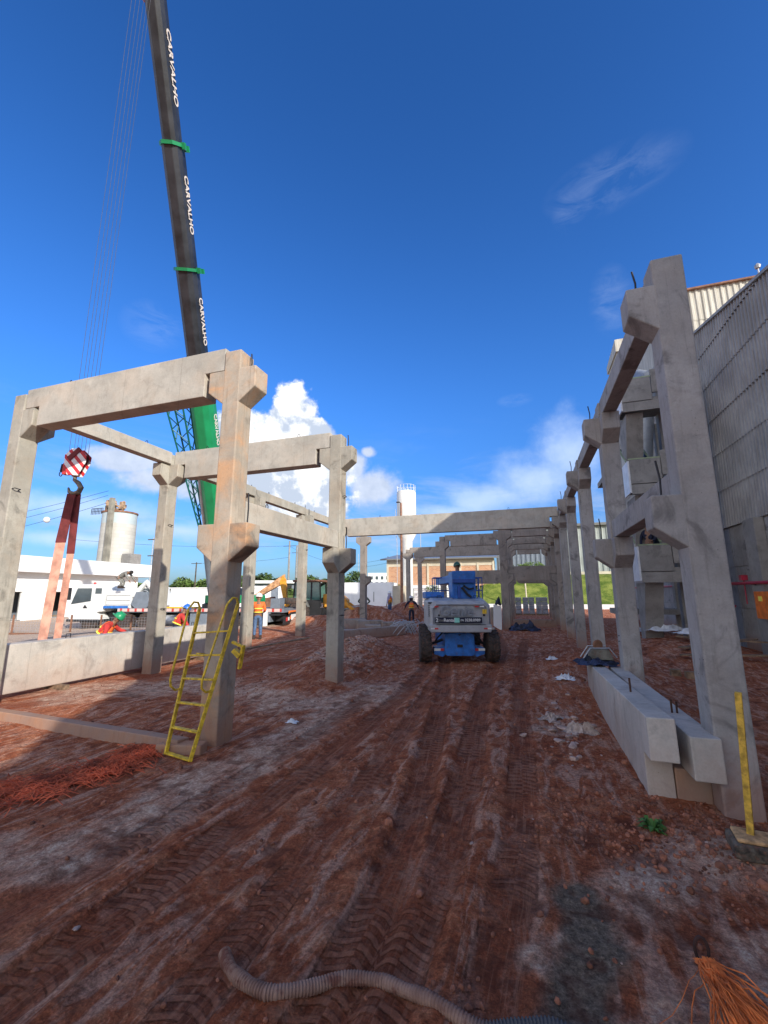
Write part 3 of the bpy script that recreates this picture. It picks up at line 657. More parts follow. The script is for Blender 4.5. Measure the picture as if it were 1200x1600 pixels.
# ---------------------------------------------------------------- sun-side factory with corrugated cladding
FX = 7.5
def rake(y):
    P = [(-14, 6.7), (-5.2, 6.9), (-4.6, 7.5), (-2.65, 8.4), (1.1, 8.75), (5.6, 9.35), (13.3, 11.25), (19.7, 12.75), (37, 16.9)]
    return float(np.interp(y, [p[0] for p in P], [p[1] for p in P]))
fac = thing('factory_building', 'big corrugated grey factory along the right edge, its sloping roof edge rising away', 'factory', (FX, 14, 0))
cladm, nt, b = new_mat('weathered cladding'); T = NT(nt); P = T.pos()
c = T.mix(T.ramp(T.noise(P, .7, 6, .6), .3, .7), (.27, .262, .25), (.40, .388, .37))
c = T.mix(T.math('MULTIPLY', T.ramp(T.noise(P, 3, 6, .65, sc=(1, 4, .35)), .5, .75), .6), c, (.19, .17, .15))
c = T.mix(T.math('MULTIPLY', T.ramp(T.noise(P, 5, 5, .6, sc=(1, 6, .2), off=5), .6, .8), .5), c, (.48, .47, .45))
T.l(c, b.inputs['Base Color']); b.inputs['Roughness'].default_value = .75
beigem, nt, b = new_mat('beige cladding'); T = NT(nt); P = T.pos()
T.l(T.mix(T.ramp(T.noise(P, 2, 6, .65, sc=(3, 3, .3)), .35, .7), (.42, .39, .32), (.60, .57, .49)), b.inputs['Base Color']); b.inputs['Roughness'].default_value = .7
def cladding(name, mat, parent, f, s0, s1, z0, ztop, pitch=.21, amp=.05, tilt=.035):
    # f(s, out, z) -> world point; trapezoid ribs, a lap at the foot
    m = MB(); n = int((s1-s0)/pitch); prof = [(0, 0), (.28, 0), (.42, 1), (.72, 1), (.86, 0)]
    S = [(s0+(i+a)*pitch, o) for i in range(n) for a, o in prof]+[(s1, 0)]
    vs = []
    for s, o in S:
        zt = ztop(s)
        vs.append(f(s, tilt+o*amp, z0)); vs.append(f(s, o*amp, max(zt, z0+.001)))
    m.add(vs, [(2*i, 2*i+2, 2*i+3, 2*i+1) for i in range(len(S)-1)])
    return m.build(name, mat, parent, world=True)
for k in range(9):
    z0 = 4.41+1.43*k; z1 = z0+1.45
    ys = [y for y in np.arange(-14, 37, .25) if rake(y) > z0+.05]
    if not ys: continue
    cladding('cladding_course', cladm, fac, lambda s, o, z: (FX-.03-o, s, z), max(ys[0], -14), 37, z0, lambda s: min(z1, rake(s)))
m = MB(); yy = [-14, -5.2, -4.6, -2.65, 1.1, 5.6, 13.3, 19.7, 37]
m.prism([(y, rake(y)-.01) for y in yy]+[(37, 0), (-14, 0)], FX, FX+.25, 'x').build('wall_core', M_['conc_stair'], fac, world=True)
m = MB()
for a, b2 in zip(yy[:-1], yy[1:]): m.bar((FX+.02, a, rake(a)+.02), (FX+.02, b2, rake(b2)+.02), .34, .10)
m.build('rake_trim', cladm, fac, world=True)
m = MB()
for a, b2 in zip(yy[:-1], yy[1:]): m.add([(FX+.1, a, rake(a)), (FX+.1, b2, rake(b2)), (FX+14, b2, rake(b2)), (FX+14, a, rake(a))], [(0, 1, 2, 3)])
m.build('roof', cladm, fac, world=True)
# lower wall panels, set back under the cladding, with recessed joints
for i, y in enumerate(np.arange(-12, 37, 3.5)):
    for z0, z1 in ((-.3, 1.38), (1.42, 2.88), (2.92, 4.38)):
        MB().box(FX-.02, FX+.02, y+.02, y+3.48, z0, z1).build('wall_panel', M_['conc_right'] if i % 3 else M_['conc_stair'], fac, world=True)
for y in (16.95, 24.0, 31.0): MB().box(FX-.32, FX-.03, y, y+.75, -.3, 4.40).build('pilaster', M_['conc_stair'], fac, world=True, bevel=.01)
# taller block behind, its ribbed face turned to the sun
hb = thing('factory_block', 'tall beige ribbed block rising above the factory roof at the top right', 'factory block', (14, 26, 0))
MB().box(8.3, 24, 26.2, 32, 10, 18.9).build('wall_core', beigem, hb, world=True)
cladding('cladding_course', beigem, hb, lambda s, o, z: (s, 26.15-o, z), 8.2, 24, 17.0, lambda s: 18.9+.0*s, .30, .05, .02)
cladding('cladding_course', beigem, hb, lambda s, o, z: (s, 26.15-o, z), 8.2, 24, 12.0, lambda s: 17.03, .30, .05, .04)
MB().box(8.1, 24.2, 25.95, 32.3, 18.9, 19.0).build('roof', M_['bucket'], hb, world=True)
for y in (27.0, 28.5): MB().tube([(13.6, y, 18.9), (13.6, y, 20.1)], .04, 6).lathe([(.12, 0), (.16, .15), (.05, .3)], 8, Matrix.Translation((13.6, y, 20.1))).build('antenna', M_['steel'], hb, world=True)
lb = thing('roof_louvre', 'small beige louvred box above the far end of the factory, beside the second column', 'roof box', (8.6, 35, 0))
MB().box(7.75, 11, 34.6, 38, 14, 20.3).build('box_wall', beigem, lb, world=True)
MB().prism([(34.4, 20.3), (38.2, 20.3), (38.2, 20.9), (34.4, 21.3)], 7.65, 11.1, 'x').build('roof', beigem, lb, world=True)
MB().box(7.9, 8.3, 34.55, 34.62, 17.6, 18.6).build('opening', M_['seam'], lb, world=True)
# red fire main on brackets, orange cabinet
pp = thing('fire_pipe', 'red fire-main pipe running along the factory wall at the right edge', 'pipe', (FX-.35, 20, 2.28))
MB().tube([(0, -6.5, 0), (0, 14, 0)], .055, 8).build('pipe_run', M_['red_pipe'], pp)
MB().tube([(0, -.6, 0), (0, -.6, -.75), (.12, -.6, -.82)], .05, 8).build('branch', M_['red_pipe'], pp)
MB().box(-.09, .09, -1.95, -1.75, .1, .28).tube([(0, -1.85, -.7), (0, -1.85, .15)], .018, 6).build('valve_box', M_['red_pipe'], pp)
for y in (-5.5, -2.6, 1.0, 5, 9): MB().box(0, .33, y, y+.05, -.08, -.04).build('bracket', M_['dark_rod'], pp)
t = thing('hose_cabinet', 'orange cabinet hanging under the red pipe, cut by the right edge', 'cabinet', (7.1, 16.6, 1.15))
MB().box(-.14, .14, -.35, .55, 0, .85).build('box', M_['orange'], t, bevel=.02); MB().box(-.16, .0, .05, .25, .55, .7).build('label_plate', M_['yellow_vest'], t)

# ---------------------------------------------------------------- precast stair tower with landings and flights
st = thing('stair_tower', 'grey precast stair tower with panelled landings between the right columns and the factory', 'stair tower', (5.6, 20, 0))
cs = M_['conc_stair']
def landing(z, x0=4.02, x1=5.75, y0=18, y1=19.7):
    la = MB().box(x0, x1, y0+.04, y1, z-.10, z+.12).build('landing', cs, st, world=True, bevel=.01)
    # front face panels: two upper ones stepping, a long one below, joints between
    xm = x0+1.05
    for a, b2, c0, c1 in ((x0, xm-.02, z-.02, z+.92), (xm+.01, x1, z+.26, z+1.22), (x0, xm+.3, z-.42, z-.05), (xm+.33, x1, z-.42, z+.23)):
        MB().box(a, b2, y0-.06, y0+.03, c0, c1).build('front_panel', cs, st, world=True, bevel=.006)
    MB().box(x0-.06, x0+.0, y0, y1, z-.35, z+.9).build('side_panel', M_['paper'], st, world=True)
    MB().box(x0-.02, xm, y0-.05, y0+.02, z+.93, z+.98).build('edge_strip', M_['green_trim'], st, world=True)
def flight(z, dz, x0, x1, ya=18.95, yb=21.35):
    n = 10; fl = MB(); poly = [(ya, z-.12)]
    for i in range(n):
        poly += [(ya+(yb-ya)*i/n, z+dz*(i+1)/n), (ya+(yb-ya)*(i+1)/n, z+dz*(i+1)/n)]
    poly += [(yb, z+dz-.15), (ya+.2, z-.12)]
    fl.prism(poly, x0, x1, 'x').build('flight', cs, st, world=True)
    for x in (x0-.05, x1+.05):
        MB().prism([(ya, z-.2), (yb, z+dz-.2), (yb, z+dz+.95), (ya, z+.95)], x-.03, x+.03, 'x').build('flight_side', beigem if x < x1 else M_['duct_blue'], st, world=True)
        MB().bar((x, ya, z+.98), (x, yb, z+dz+.98), .09, .05).build('edge_strip', M_['green_trim'], st, world=True)
for z in (2.75, 6.05, 9.35): landing(z)
for z in (2.75, 6.05): flight(z+.15, 1.85, 4.2, 4.95); 
for z in (1.1, 4.4, 7.7):
    MB().box(4.0, 7.1, 23.6, 25.2, z-.15, z+.1).build('landing', cs, st, world=True)
    flight(z+.05, -1.55 if z > 2 else -1.0, 5.9, 7.0, 23.5, 19.5) if False else None
for z in (2.75, 6.05, 9.35):
    MB().prism([(18.2, z-.42), (19.6, z-.42), (19.6, z-2.9), (19.2, z-2.9)], 4.15, 4.75, 'x').build('haunch', cs, st, world=True)
for x, y in ((5.75, 19.5), (6.9, 19.5), (5.75, 24.3), (6.9, 24.3)): MB().box(x-.18, x+.18, y-.18, y+.18, -.3, 10.5).build('post', cs, st, world=True, bevel=.01)
t = thing('exhaust_duct', 'fat grey duct rising along the factory wall above the stair tower', 'duct', (6.05, 24, 0))
MB().tube([(-.1, 0, 8.0), (.25, 0, 10.8), (.6, 0, 13.0), (.6, 1.5, 13.8)], .42, 18).build('duct_body', plain('duct metal', (.30, .32, .34), .5, .3, .1), t, smooth=True)
for z in (8.3,): MB().lathe([(.43, 0), (.47, .02), (.47, .06), (.43, .08)], 18, Matrix.Translation((0, 0, z))).build('joint_ring', M_['sheet'], t)

# ---------------------------------------------------------------- people
def blend(a, b, t): return tuple(a[i]+(b[i]-a[i])*t for i in range(3))
POSE = dict(pelvis=(0, 0, .95), chest=(0, 0, 1.28), neck=(0, 0, 1.47), head=(0, .02, 1.60),
            shL=(-.19, 0, 1.40), elL=(-.26, 0, 1.12), waL=(-.27, .06, .87), shR=(.19, 0, 1.40), elR=(.26, 0, 1.12), waR=(.27, .06, .87),
            hiL=(-.09, 0, .90), knL=(-.11, .02, .49), anL=(-.12, 0, .09), hiR=(.09, 0, .90), knR=(.11, .02, .49), anR=(.12, 0, .09))
def skin(name, verts, edges, radii, mat, parent, root=0, sub=1):
    me = bpy.data.meshes.new(name); me.from_pydata(verts, edges, []); me.materials.append(mat)
    o = bpy.data.objects.new(name, me); col.objects.link(o); o.parent = parent
    md = o.modifiers.new('skin', 'SKIN'); md.use_smooth_shade = True
    for i, r in enumerate(radii):
        rr = r if isinstance(r, tuple) else (r, r); me.skin_vertices[0].data[i].radius = rr
    me.skin_vertices[0].data[root].use_root = True
    s = o.modifiers.new('sub', 'SUBSURF'); s.levels = sub; s.render_levels = sub
    return o
def person(label, loc, rz, pose=None, shirt='navy', legs='navy', vest=None, helmet='white', hood=None, group=None):
    p = dict(POSE); p.update(pose or {}); V = {k: Vector(v) for k, v in p.items()}
    t = thing('person', label, 'person', loc, rz, group)
    up = (V['head']-V['neck']).normalized(); crown = V['head']+up*.10
    ks = ['pelvis', 'chest', 'neck', 'head', 'shL', 'elL', 'waL', 'shR', 'elR', 'waR', 'hiL', 'knL', 'anL', 'hiR', 'knR', 'anR']
    vs = [tuple(V[k]) for k in ks]+[tuple(crown)]
    ed = [(0, 1), (1, 2), (2, 3), (3, 16), (1, 4), (4, 5), (5, 6), (1, 7), (7, 8), (8, 9), (0, 10), (10, 11), (11, 12), (0, 13), (13, 14), (14, 15)]
    rad = [.125, .14, .055, .095, .06, .043, .03, .06, .043, .03, .085, .058, .042, .085, .058, .042, .075]
    body = skin('body', vs, ed, rad, M_['skin'], t)
    # hands: palm and five bent fingers each, one skinned mesh per hand under the body
    for s in ('L', 'R'):
        d = (V['wa'+s]-V['el'+s]).normalized(); w = V['wa'+s]; side = d.cross(Vector((0, 0, 1)));
        side = side.normalized() if side.length > .1 else Vector((1, 0, 0)); nr = d.cross(side).normalized()
        m = MB(); m.tube([w-d*.02, w+d*.04, w+d*.09], [.026, .036, .034], 6)
        for f, (o_, l) in enumerate(((-.026, .060), (-.009, .072), (.009, .068), (.026, .052))):
            b0 = w+d*.085+side*o_; m.tube([b0, b0+d*l*.6+nr*.004, b0+d*l*.95+nr*.022], [.0095, .0085, .007], 5)
        b0 = w+d*.03+side*-.03; m.tube([b0, b0+d*.035-side*.022, b0+d*.065-side*.024+nr*.012], [.011, .010, .008], 5)
        m.build('hand', M_['skin'], body, smooth=True)
    bt = V['chest']-V['pelvis']
    sv = [V['pelvis']+bt*.05, V['chest'], V['neck']-up*.03, V['shL'], V['elL'], blend(V['elL'], V['waL'], .9), V['shR'], V['elR'], blend(V['elR'], V['waR'], .9)]
    skin('shirt', [tuple(v) for v in sv], [(0, 1), (1, 2), (1, 3), (3, 4), (4, 5), (1, 6), (6, 7), (7, 8)], [.15, .165, .07, .078, .060, .05, .078, .060, .05], M_[shirt], t)
    tv = [V['pelvis']+bt*.12, V['pelvis'], V['hiL'], V['knL'], blend(V['knL'], V['anL'], .93), V['hiR'], V['knR'], blend(V['knR'], V['anR'], .93)]
    skin('trousers', [tuple(v) for v in tv], [(0, 1), (1, 2), (2, 3), (3, 4), (1, 5), (5, 6), (6, 7)], [.148, .145, .102, .076, .066, .102, .076, .066], M_[legs], t, root=1)
    if vest:
        vv = [V['pelvis']+bt*.10, blend(V['pelvis'], V['chest'], .6), V['chest']+up*.02, V['neck']-up*.06]
        sh = [V['chest']*.4+V['shL']*.6+up*.02, V['chest']*.4+V['shR']*.6+up*.02]
        vo = skin('vest', [tuple(v) for v in vv+sh], [(0, 1), (1, 2), (2, 3), (2, 4), (2, 5)], [.172, .175, .185, .10, .11, .11], M_[vest], t)
        R3 = (V['chest']-V['pelvis']).to_track_quat('Z', 'Y').to_matrix().to_4x4()
        for f, z in enumerate((.08, .22)):
            MB().lathe([(.175, 0), (.181, .008), (.181, .03), (.175, .038)], 16, Matrix.Translation(V['pelvis']) @ R3 @ Matrix.Translation((0, 0, z))).build('tape', M_['yellow_vest'], vo)
    Rh = up.to_track_quat('Z', 'Y').to_matrix().to_4x4(); Mh = Matrix.Translation(V['head']) @ Rh
    fc = MB(); fc.lathe([(.001, 0), (.02, .012), (.012, .04)], 6, Mh @ Matrix.Translation((0, .10, -.01)) @ Matrix.Rotation(0, 4, 'X'))
    fc.box(-.03, .03, .088, .102, -.055, -.045, Mh).box(-.115, -.095, -.02, .02, -.03, .035, Mh).box(.095, .115, -.02, .02, -.03, .035, Mh).build('face', M_['skin'], body)
    fc = MB()
    for s in (-1, 1): fc.box(s*.036-.013, s*.036+.013, .092, .101, .018, .03, Mh)
    fc.build('eyes', M_['eye'], body)
    if helmet:
        h = thing('x', None, None); bpy.data.objects.remove(h)
        prof = [(.135, .035), (.138, .05), (.132, .10), (.112, .15), (.075, .185), (.03, .20), (.001, .203)]
        MB().lathe(prof, 20, Mh).prism([(-.09, .09), (-.07, .17), (0, .195), (.07, .17), (.09, .09)], .035, .047, 'z', Mh).box(-.012, .012, -.10, .09, .19, .212, Mh).build('hard_hat', M_['helmet_'+helmet], t, smooth=True)
    else:
        MB().lathe([(.10, -.03), (.108, .03), (.10, .09), (.06, .13), (.001, .145)], 16, Mh).build('hair', M_['hair'], t, smooth=True)
    if hood:
        MB().lathe([(.115, -.14), (.118, -.06), (.12, .02), (.11, .04)], 16, Mh @ Matrix.Translation((0, -.02, 0))).build('neck_cloth', M_[hood], t, smooth=True)
    for s in ('L', 'R'):
        a = V['an'+s]; k = V['kn'+s]; d = Vector((0, 1, 0))
        MB().prism([(-.09, -.09), (.17, -.09), (.18, -.05), (.10, .0), (.05, .08), (-.08, .08)], -.05, .05, 'x', Matrix.Translation(a)).build('boot', M_['boot'], t, bevel=.015)
    return t

# ---------------------------------------------------------------- yellow site ladder with handrails
t = thing('ladder', 'yellow steel ladder with looped handrails leaning on the orange-stained column', 'ladder', (0, 0, 0))
y_ = M_['yellow']
A0 = Vector((-4.42, 4.68, .02)); B0 = Vector((-3.99, 4.62, .0)); A1 = Vector((-4.30, 5.0, 1.42)); B1 = Vector((-3.72, 5.0, 1.86))
E_ = Vector((-4.36, 5.02, 1.80))
for a, b2 in ((A0, E_), (B0, B1)): MB().bar(a, b2, .030, .046).build('stile', y_, t, bevel=.005)
for k in range(6):
    f = .0 if k == 0 else k/5*.80
    a = A0+(E_-A0)*f; b2 = B0+(B1-B0)*f
    MB().bar(a+Vector((.0, .0, .02)), b2+Vector((0, 0, .02)), .055, .022).build('rung', y_, t, bevel=.004)
for a, e, s in ((A0, E_, -1), (B0, B1, -1)):
    d = (e-a).normalized(); off = Vector((-.02, -.20, .05))
    lo = a+(e-a)*.42; hi = e
    MB().tube([lo, lo+off*.45-d*.02, lo+off*.85+d*.02, lo+off+d*.10, hi+off*.9-d*.05, hi+off*.6+d*.05, hi+off*.25+d*.06, hi], .0145, 8).build('handrail', y_, t, smooth=True)
m = MB(); m.bar(B1+Vector((-.05, .0, -.50)), B1+Vector((.11, .02, -.56)), .05, .03).bar(B1+Vector((.11, .02, -.54)), B1+Vector((.06, .03, -.84)), .05, .03).bar(B1+Vector((-.02, .0, -.60)), B1+Vector((.07, .02, -.68)), .09, .06)
m.build('hook_bracket', y_, t)
MB().bar(E_+Vector((.0, .02, -.62)), E_+Vector((.02, .22, -.66)), .05, .03).bar(E_+Vector((.02, .22, -.60)), E_+Vector((.02, .24, -.86)), .05, .03).build('hook_bracket', y_, t)

# yellow post in a concrete foot
t = thing('marker_post', 'faded yellow timber post set in a mud-stained concrete foot, far right', 'post', (1.50, 4.31, gz(1.5, 4.3)+.02))
MB().bar((0.0, .02, .1), (.045, .0, 1.12), .058, .045).build('post', M_['yellow_post'], t, bevel=.004)
m = MB(); m.prism([(-.16, -.13), (.17, -.15), (.22, .11), (-.13, .15)], -.03, .075, 'z'); m.build('foot', plain('dark mossy concrete', (.12, .10, .075), .95, 0, .5, 14, dirt=.5, bump=.8), t, bevel=.025)
MB().prism([(-.13, -.10), (.14, -.12), (.19, .08), (-.10, .12)], .076, .105, 'z').build('sand_cap', plain('sandy crust', (.50, .30, .14), .95, 0, .3, 18, bump=.6), t, bevel=.02)

# ---------------------------------------------------------------- corrugated hose in the foreground
hp = [(-1.74, 2.40), (-1.66, 2.33), (-1.56, 2.27), (-1.44, 2.235), (-1.33, 2.23), (-1.24, 2.29), (-1.15, 2.37), (-1.06, 2.455), (-.97, 2.49), (-.86, 2.51), (-.74, 2.49), (-.62, 2.46), (-.49, 2.425), (-.38, 2.40), (-.28, 2.40), (-.16, 2.44), (-.03, 2.48), (.09, 2.48), (.22, 2.44), (.36, 2.34), (.5, 2.2)]
hp = smooth_pts(hp, 1); 
def resample(p, step):
    out = [Vector(p[0])]; 
    for a, b2 in zip(p[:-1], p[1:]):
        a = Vector(a); b2 = Vector(b2)
        while (b2-out[-1]).length > step: out.append(out[-1]+(b2-out[-1]).normalized()*step)
    return out
q = resample([(x, y) for x, y in hp], .0042)
pts = []; rr = []
zq = [gz(v.x, v.y) for v in q]; zq = [max(sum(zq[max(0, i-28):i+29])/len(zq[max(0, i-28):i+29]), .0-.02) for i in range(len(zq))]
for i, v in enumerate(q):
    bury = .5+.5*math.sin(i*.021+1.2); zz = zq[i]
    pts.append((v.x, v.y, zz+.022)); rr.append(.030+.0036*(1 if (i//2) % 2 else -1)*(1 if i < 110 or i > 360 else .55)+.002*math.sin(i*.13))
hm, nt, b = new_mat('mud caked hose'); T = NT(nt); P = T.pos(); xs_ = T.sep(P)[0]
c = T.mix(T.ramp(xs_, -.42, -.22), T.mix(T.ramp(T.noise(P, 9, 5), .4, .65), (.30, .18, .13), (.22, .12, .085)), (.085, .085, .088))
c = T.mix(T.math('MULTIPLY', T.ramp(T.noise(P, 6, 6, .7, off=4), .5, .62), T.ramp(xs_, -.2, -.5)), c, (.16, .06, .04))
T.l(c, b.inputs['Base Color']); b.inputs['Roughness'].default_value = .85
t = thing('drain_hose', 'ribbed drain hose snaking across the bottom of the picture, caked with mud', 'hose', (-.9, 2.4, 0))
MB().tube(pts, rr, 14).build('hose_body', hm, t, smooth=False, world=True)

# ---------------------------------------------------------------- orange fibre bundle with rope eye, orange net strip
t = thing('rope_bundle', 'frayed orange fibre bundle with a dark rope eye at the bottom right', 'rope', (.78, 3.08, 0))
zz = .02
m = MB(); rr_ = random.Random(3)
for i in range(120):
    a = rr_.gauss(0, .62); ln = rr_.uniform(.35, .75); p0 = Vector((.0+rr_.uniform(-.03, .03), .0, .07)); x1 = a*.30+.12; pts = []
    for k in range(9):
        f = k/8; pts.append(p0+Vector((x1*f**1.2+.025*math.sin(f*5+i), -ln*f+.015*math.sin(f*7+i*2), (.05*math.sin(f*PI)*rr_.uniform(.3, 1.2))-.05*f+.01*math.sin(9*f+i))))
    m.tube(pts, rr_.choice((.0018, .0025, .004)), 4, cap=False)
o = m.build('fibres', M_['orange_rope'], t); o['kind'] = 'stuff'
cp = []
for k in range(15):
    a = PI*2*k/14; cp.append((.0+.032*math.sin(a), .035, .095+.06*-math.cos(a)))
MB().tube(cp, .0085, 8).tube([(-.003, .035, .035), (0, .01, .04), (.01, -.06, .05)], .014, 8).build('rope_eye', M_['loop'], t, smooth=True)
m = MB(); rr_ = random.Random(8)
cl_ = smooth_pts([(-5.6, 2.9), (-5.0, 3.4), (-4.75, 3.95), (-4.65, 4.35), (-4.85, 4.75)], 2)
for i in range(1500):
    k = rr_.randrange(len(cl_)-1); f = rr_.random(); c0 = Vector(cl_[k])*(1-f)+Vector(cl_[k+1])*f; w = .34 if k < len(cl_)*.7 else .22
    x = c0.x+rr_.gauss(0, w*.5); y = c0.y+rr_.gauss(0, w*.6); z = gz(x, y)+.012
    a = rr_.uniform(0, PI); l = rr_.uniform(.05, .16); dx, dy = math.cos(a)*l, math.sin(a)*l; h = rr_.uniform(.0, .055)
    m.tube([(x-dx, y-dy, z+.004), (x, y, z+h+.01), (x+dx*.8, y+dy*1.1, z+.006)], .0042, 3, cap=False)
tag(m.build('net_scraps', M_['orange_net']), kind='stuff')

# ---------------------------------------------------------------- loose stones and rubble
def stone_mesh(seed, flat=.6):
    bm = bmesh.new(); bmesh.ops.create_icosphere(bm, subdivisions=2, radius=1); r_ = random.Random(seed)
    ds = [Vector((r_.gauss(0, 1), r_.gauss(0, 1), r_.gauss(0, 1))).normalized() for _ in range(9)]
    for v in bm.verts:
        n = v.co.normalized(); k = min([1.0]+[.62/max(n.dot(d), 1e-3) for d in ds]); v.co = n*min(k, 1.15)*r_.uniform(.94, 1.06)
        v.co.z *= flat
    me = bpy.data.meshes.new('stone'); bm.to_mesh(me); bm.free(); return me
SM = [stone_mesh(i, .45+.1*(i % 4)) for i in range(7)]
for me in SM: me.materials.append(M_['rock'])
CM = [stone_mesh(i+50, .6) for i in range(5)]
for me in CM: me.materials.append(M_['clod'])
def scatter(n, name, meshes, label, cat, group, fn, smin, smax, seed):
    r_ = random.Random(seed)
    for i in range(n):
        x, y = fn(r_); o = bpy.data.objects.new(name, r_.choice(meshes)); col.objects.link(o); s = smin*(smax/smin)**r_.random()**1.8
        o.location = (x, y, gz(x, y)+s*.16); o.scale = (s*r_.uniform(.8, 1.4), s, s*r_.uniform(.7, 1.0)); o.rotation_euler = (r_.uniform(-.3, .3), r_.uniform(-.3, .3), r_.uniform(0, 6.3)); tag(o, label, cat, group)
scatter(20, 'stone', SM, 'small pale stone lying loose on the red earth in the foreground', 'stone', 'loose stones in the foreground', lambda r: (r.uniform(-4.5, 1.6), r.uniform(2.2, 6.5)), .008, .03, 1)
scatter(60, 'rubble_piece', SM, 'broken rubble piece in the litter left of the lying beams', 'rubble', 'rubble beside the lying beams', lambda r: (r.gauss(.5, .24), r.gauss(7.5, .8)), .02, .09, 2)
scatter(44, 'rubble_piece', SM, 'pale rubble piece on the dirt heap beside the second-frame column', 'rubble', 'rubble on the dirt heap', lambda r: (r.gauss(-5.0, .6), r.gauss(12.4, 1.9)), .04, .12, 3)
def clods():
    m = MB(); r_ = random.Random(11); base = []
    for me in CM: base.append(([v.co.copy() for v in me.vertices], [tuple(p.vertices) for p in me.polygons]))
    bm = bmesh.new(); bmesh.ops.create_icosphere(bm, subdivisions=1, radius=1); vs = [v.co.copy() for v in bm.verts]; fs = [tuple(v.index for v in f.verts) for f in bm.faces]; bm.free()
    N = 3400; X = np.empty(N); Y = np.empty(N)
    for i in range(N):
        k = r_.random()
        if k < .45: X[i] = r_.gauss(-5.0, .75); Y[i] = r_.gauss(12.3, 2.2)
        elif k < .52: X[i] = r_.choice((-2.1, -1.4, -.45, .2))+r_.gauss(0, .13); Y[i] = 2+r_.random()**1.2*9
        elif k < .74: X[i] = r_.gauss(1.0, .5); Y[i] = r_.gauss(4.5, .45)
        elif k < .86: X[i] = r_.uniform(.0, 1.6); Y[i] = r_.uniform(6, 17)
        else: X[i] = r_.uniform(-9, 2.5); Y[i] = r_.uniform(2, 12)
    Z = ground_h(X, Y, False)
    for i in range(N):
        s = .009*(4.5 if i % 9 == 0 else 2.4)**r_.random(); e = Euler((r_.random()*6, r_.random()*6, r_.random()*6)).to_matrix(); j = [r_.uniform(.6, 1.3) for _ in range(3)]
        m.add([Vector((X[i], Y[i], Z[i]+s*.25))+e @ Vector((v.x*s*j[0], v.y*s*j[1], v.z*s*j[2])) for v in vs], fs)
    tag(m.build('earth_clods', M_['clod']), kind='stuff')
clods()
# crumpled cement bags / plastic litter
def crumple(name, label, cat, loc, sx, sy, h, mat, seed, rz=0):
    n = 18; m = MB(); vs = []; r_ = random.Random(seed)
    for j in range(n+1):
        for i in range(n+1):
            u = i/n*2-1; v = j/n*2-1; z = h*max(0, 1-(u*u+v*v)*.75)*(.15+1.7*abs(fbm(np.array([u*1.3+seed]), np.array([v*1.3]), .45, 3, seed)[0]-.42)*2.2)
            vs.append((u*sx*(1+.12*math.sin(5*v+seed)), v*sy*(1+.15*math.sin(4*u+seed)), z+.012*r_.random()))
    m.add(vs, [(j*(n+1)+i, j*(n+1)+i+1, (j+1)*(n+1)+i+1, (j+1)*(n+1)+i) for j in range(n) for i in range(n)])
    o = m.build(name, mat); o.location = (loc[0], loc[1], gz(loc[0], loc[1])+(loc[2] if len(loc) > 2 else .0)); o.rotation_euler = (0, 0, rz)
    return tag(o, label, cat)
bag = plain('dusty paper sack', (.42, .33, .28), .85, 0, .3, 7, dirt=.3)
crumple('cement_bag', 'torn dusty cement sack in the litter beside the lying beams', 'bag', (.62, 7.35), .22, .14, .12, bag, 3)
crumple('cement_bag', 'flattened sack farther back in the rubble by the lying beams', 'bag', (.25, 7.95), .2, .13, .1, bag, 5, 1)
crumple('plastic_litter', 'whitish plastic bag on the ground left of the lying beam far end', 'litter', (.72, 10.9), .22, .16, .11, M_['paper'], 6)
crumple('plastic_litter', 'small grey plastic scrap behind the whitish bag at the road edge', 'litter', (.55, 13.2), .16, .11, .07, M_['paper'], 9)
crumple('tarpaulin', 'dark blue tarpaulin bundled over the far end of the lying beams', 'tarpaulin', (1.2, 9.75, .56), .38, .42, .14, M_['bluecloth'], 8)
crumple('plastic_litter', 'white chip of plastic lying by the foot of the orange-stained column', 'litter', (-3.62, 6.4), .09, .06, .04, M_['paper'], 12)
t = thing('wheelbarrow', 'upturned rusty wheelbarrow tray on the tarpaulin at the end of the lying beams', 'wheelbarrow', (1.28, 9.9, .68)); t.scale = (.62, .62, .62)
MB().prism([(-.42, 0), (.42, 0), (.28, .34), (-.22, .34)], -.3, .3, 'y').build('tray', plain('dull tray metal', (.20, .19, .16), .8, .2, .3, 5, dirt=.4), t, bevel=.03)
MB().tube([(-.5, -.32, .0), (-.25, -.33, .36), (.3, -.33, .38), (.5, -.3, .1)], .02, 6).tube([(-.5, .32, .0), (-.25, .33, .36), (.3, .33, .38)], .02, 6).build('handle', M_['steel'], t)
MB().lathe([(.02, -.04), (.15, -.04), (.17, 0), (.15, .04), (.02, .04)], 16, Matrix.Translation((.03, .1, .42)) @ Matrix.Rotation(PI/2, 4, 'X') @ Matrix.Rotation(.4, 4, 'Y')).build('wheel', M_['bucket'], t)
# weed
m = MB(); r_ = random.Random(4)
for i in range(46):
    a = r_.uniform(0, 6.28); l = r_.uniform(.05, .13); w = r_.uniform(.012, .022); d = Vector((math.cos(a), math.sin(a), 0)); s = Vector((-d.y, d.x, 0)); h = r_.uniform(.02, .09)
    b0 = d*r_.uniform(0, .03); m.add([b0, b0+d*l*.5+s*w+Vector((0, 0, h)), b0+d*l+Vector((0, 0, h*.7)), b0+d*l*.5-s*w+Vector((0, 0, h))], [(0, 1, 2, 3)])
o = m.build('weed', M_['weed']); o.location = (.89, 4.57, gz(.89, 4.57)); tag(o, 'small green weed growing in the dirt in front of the lying beams', 'plant')
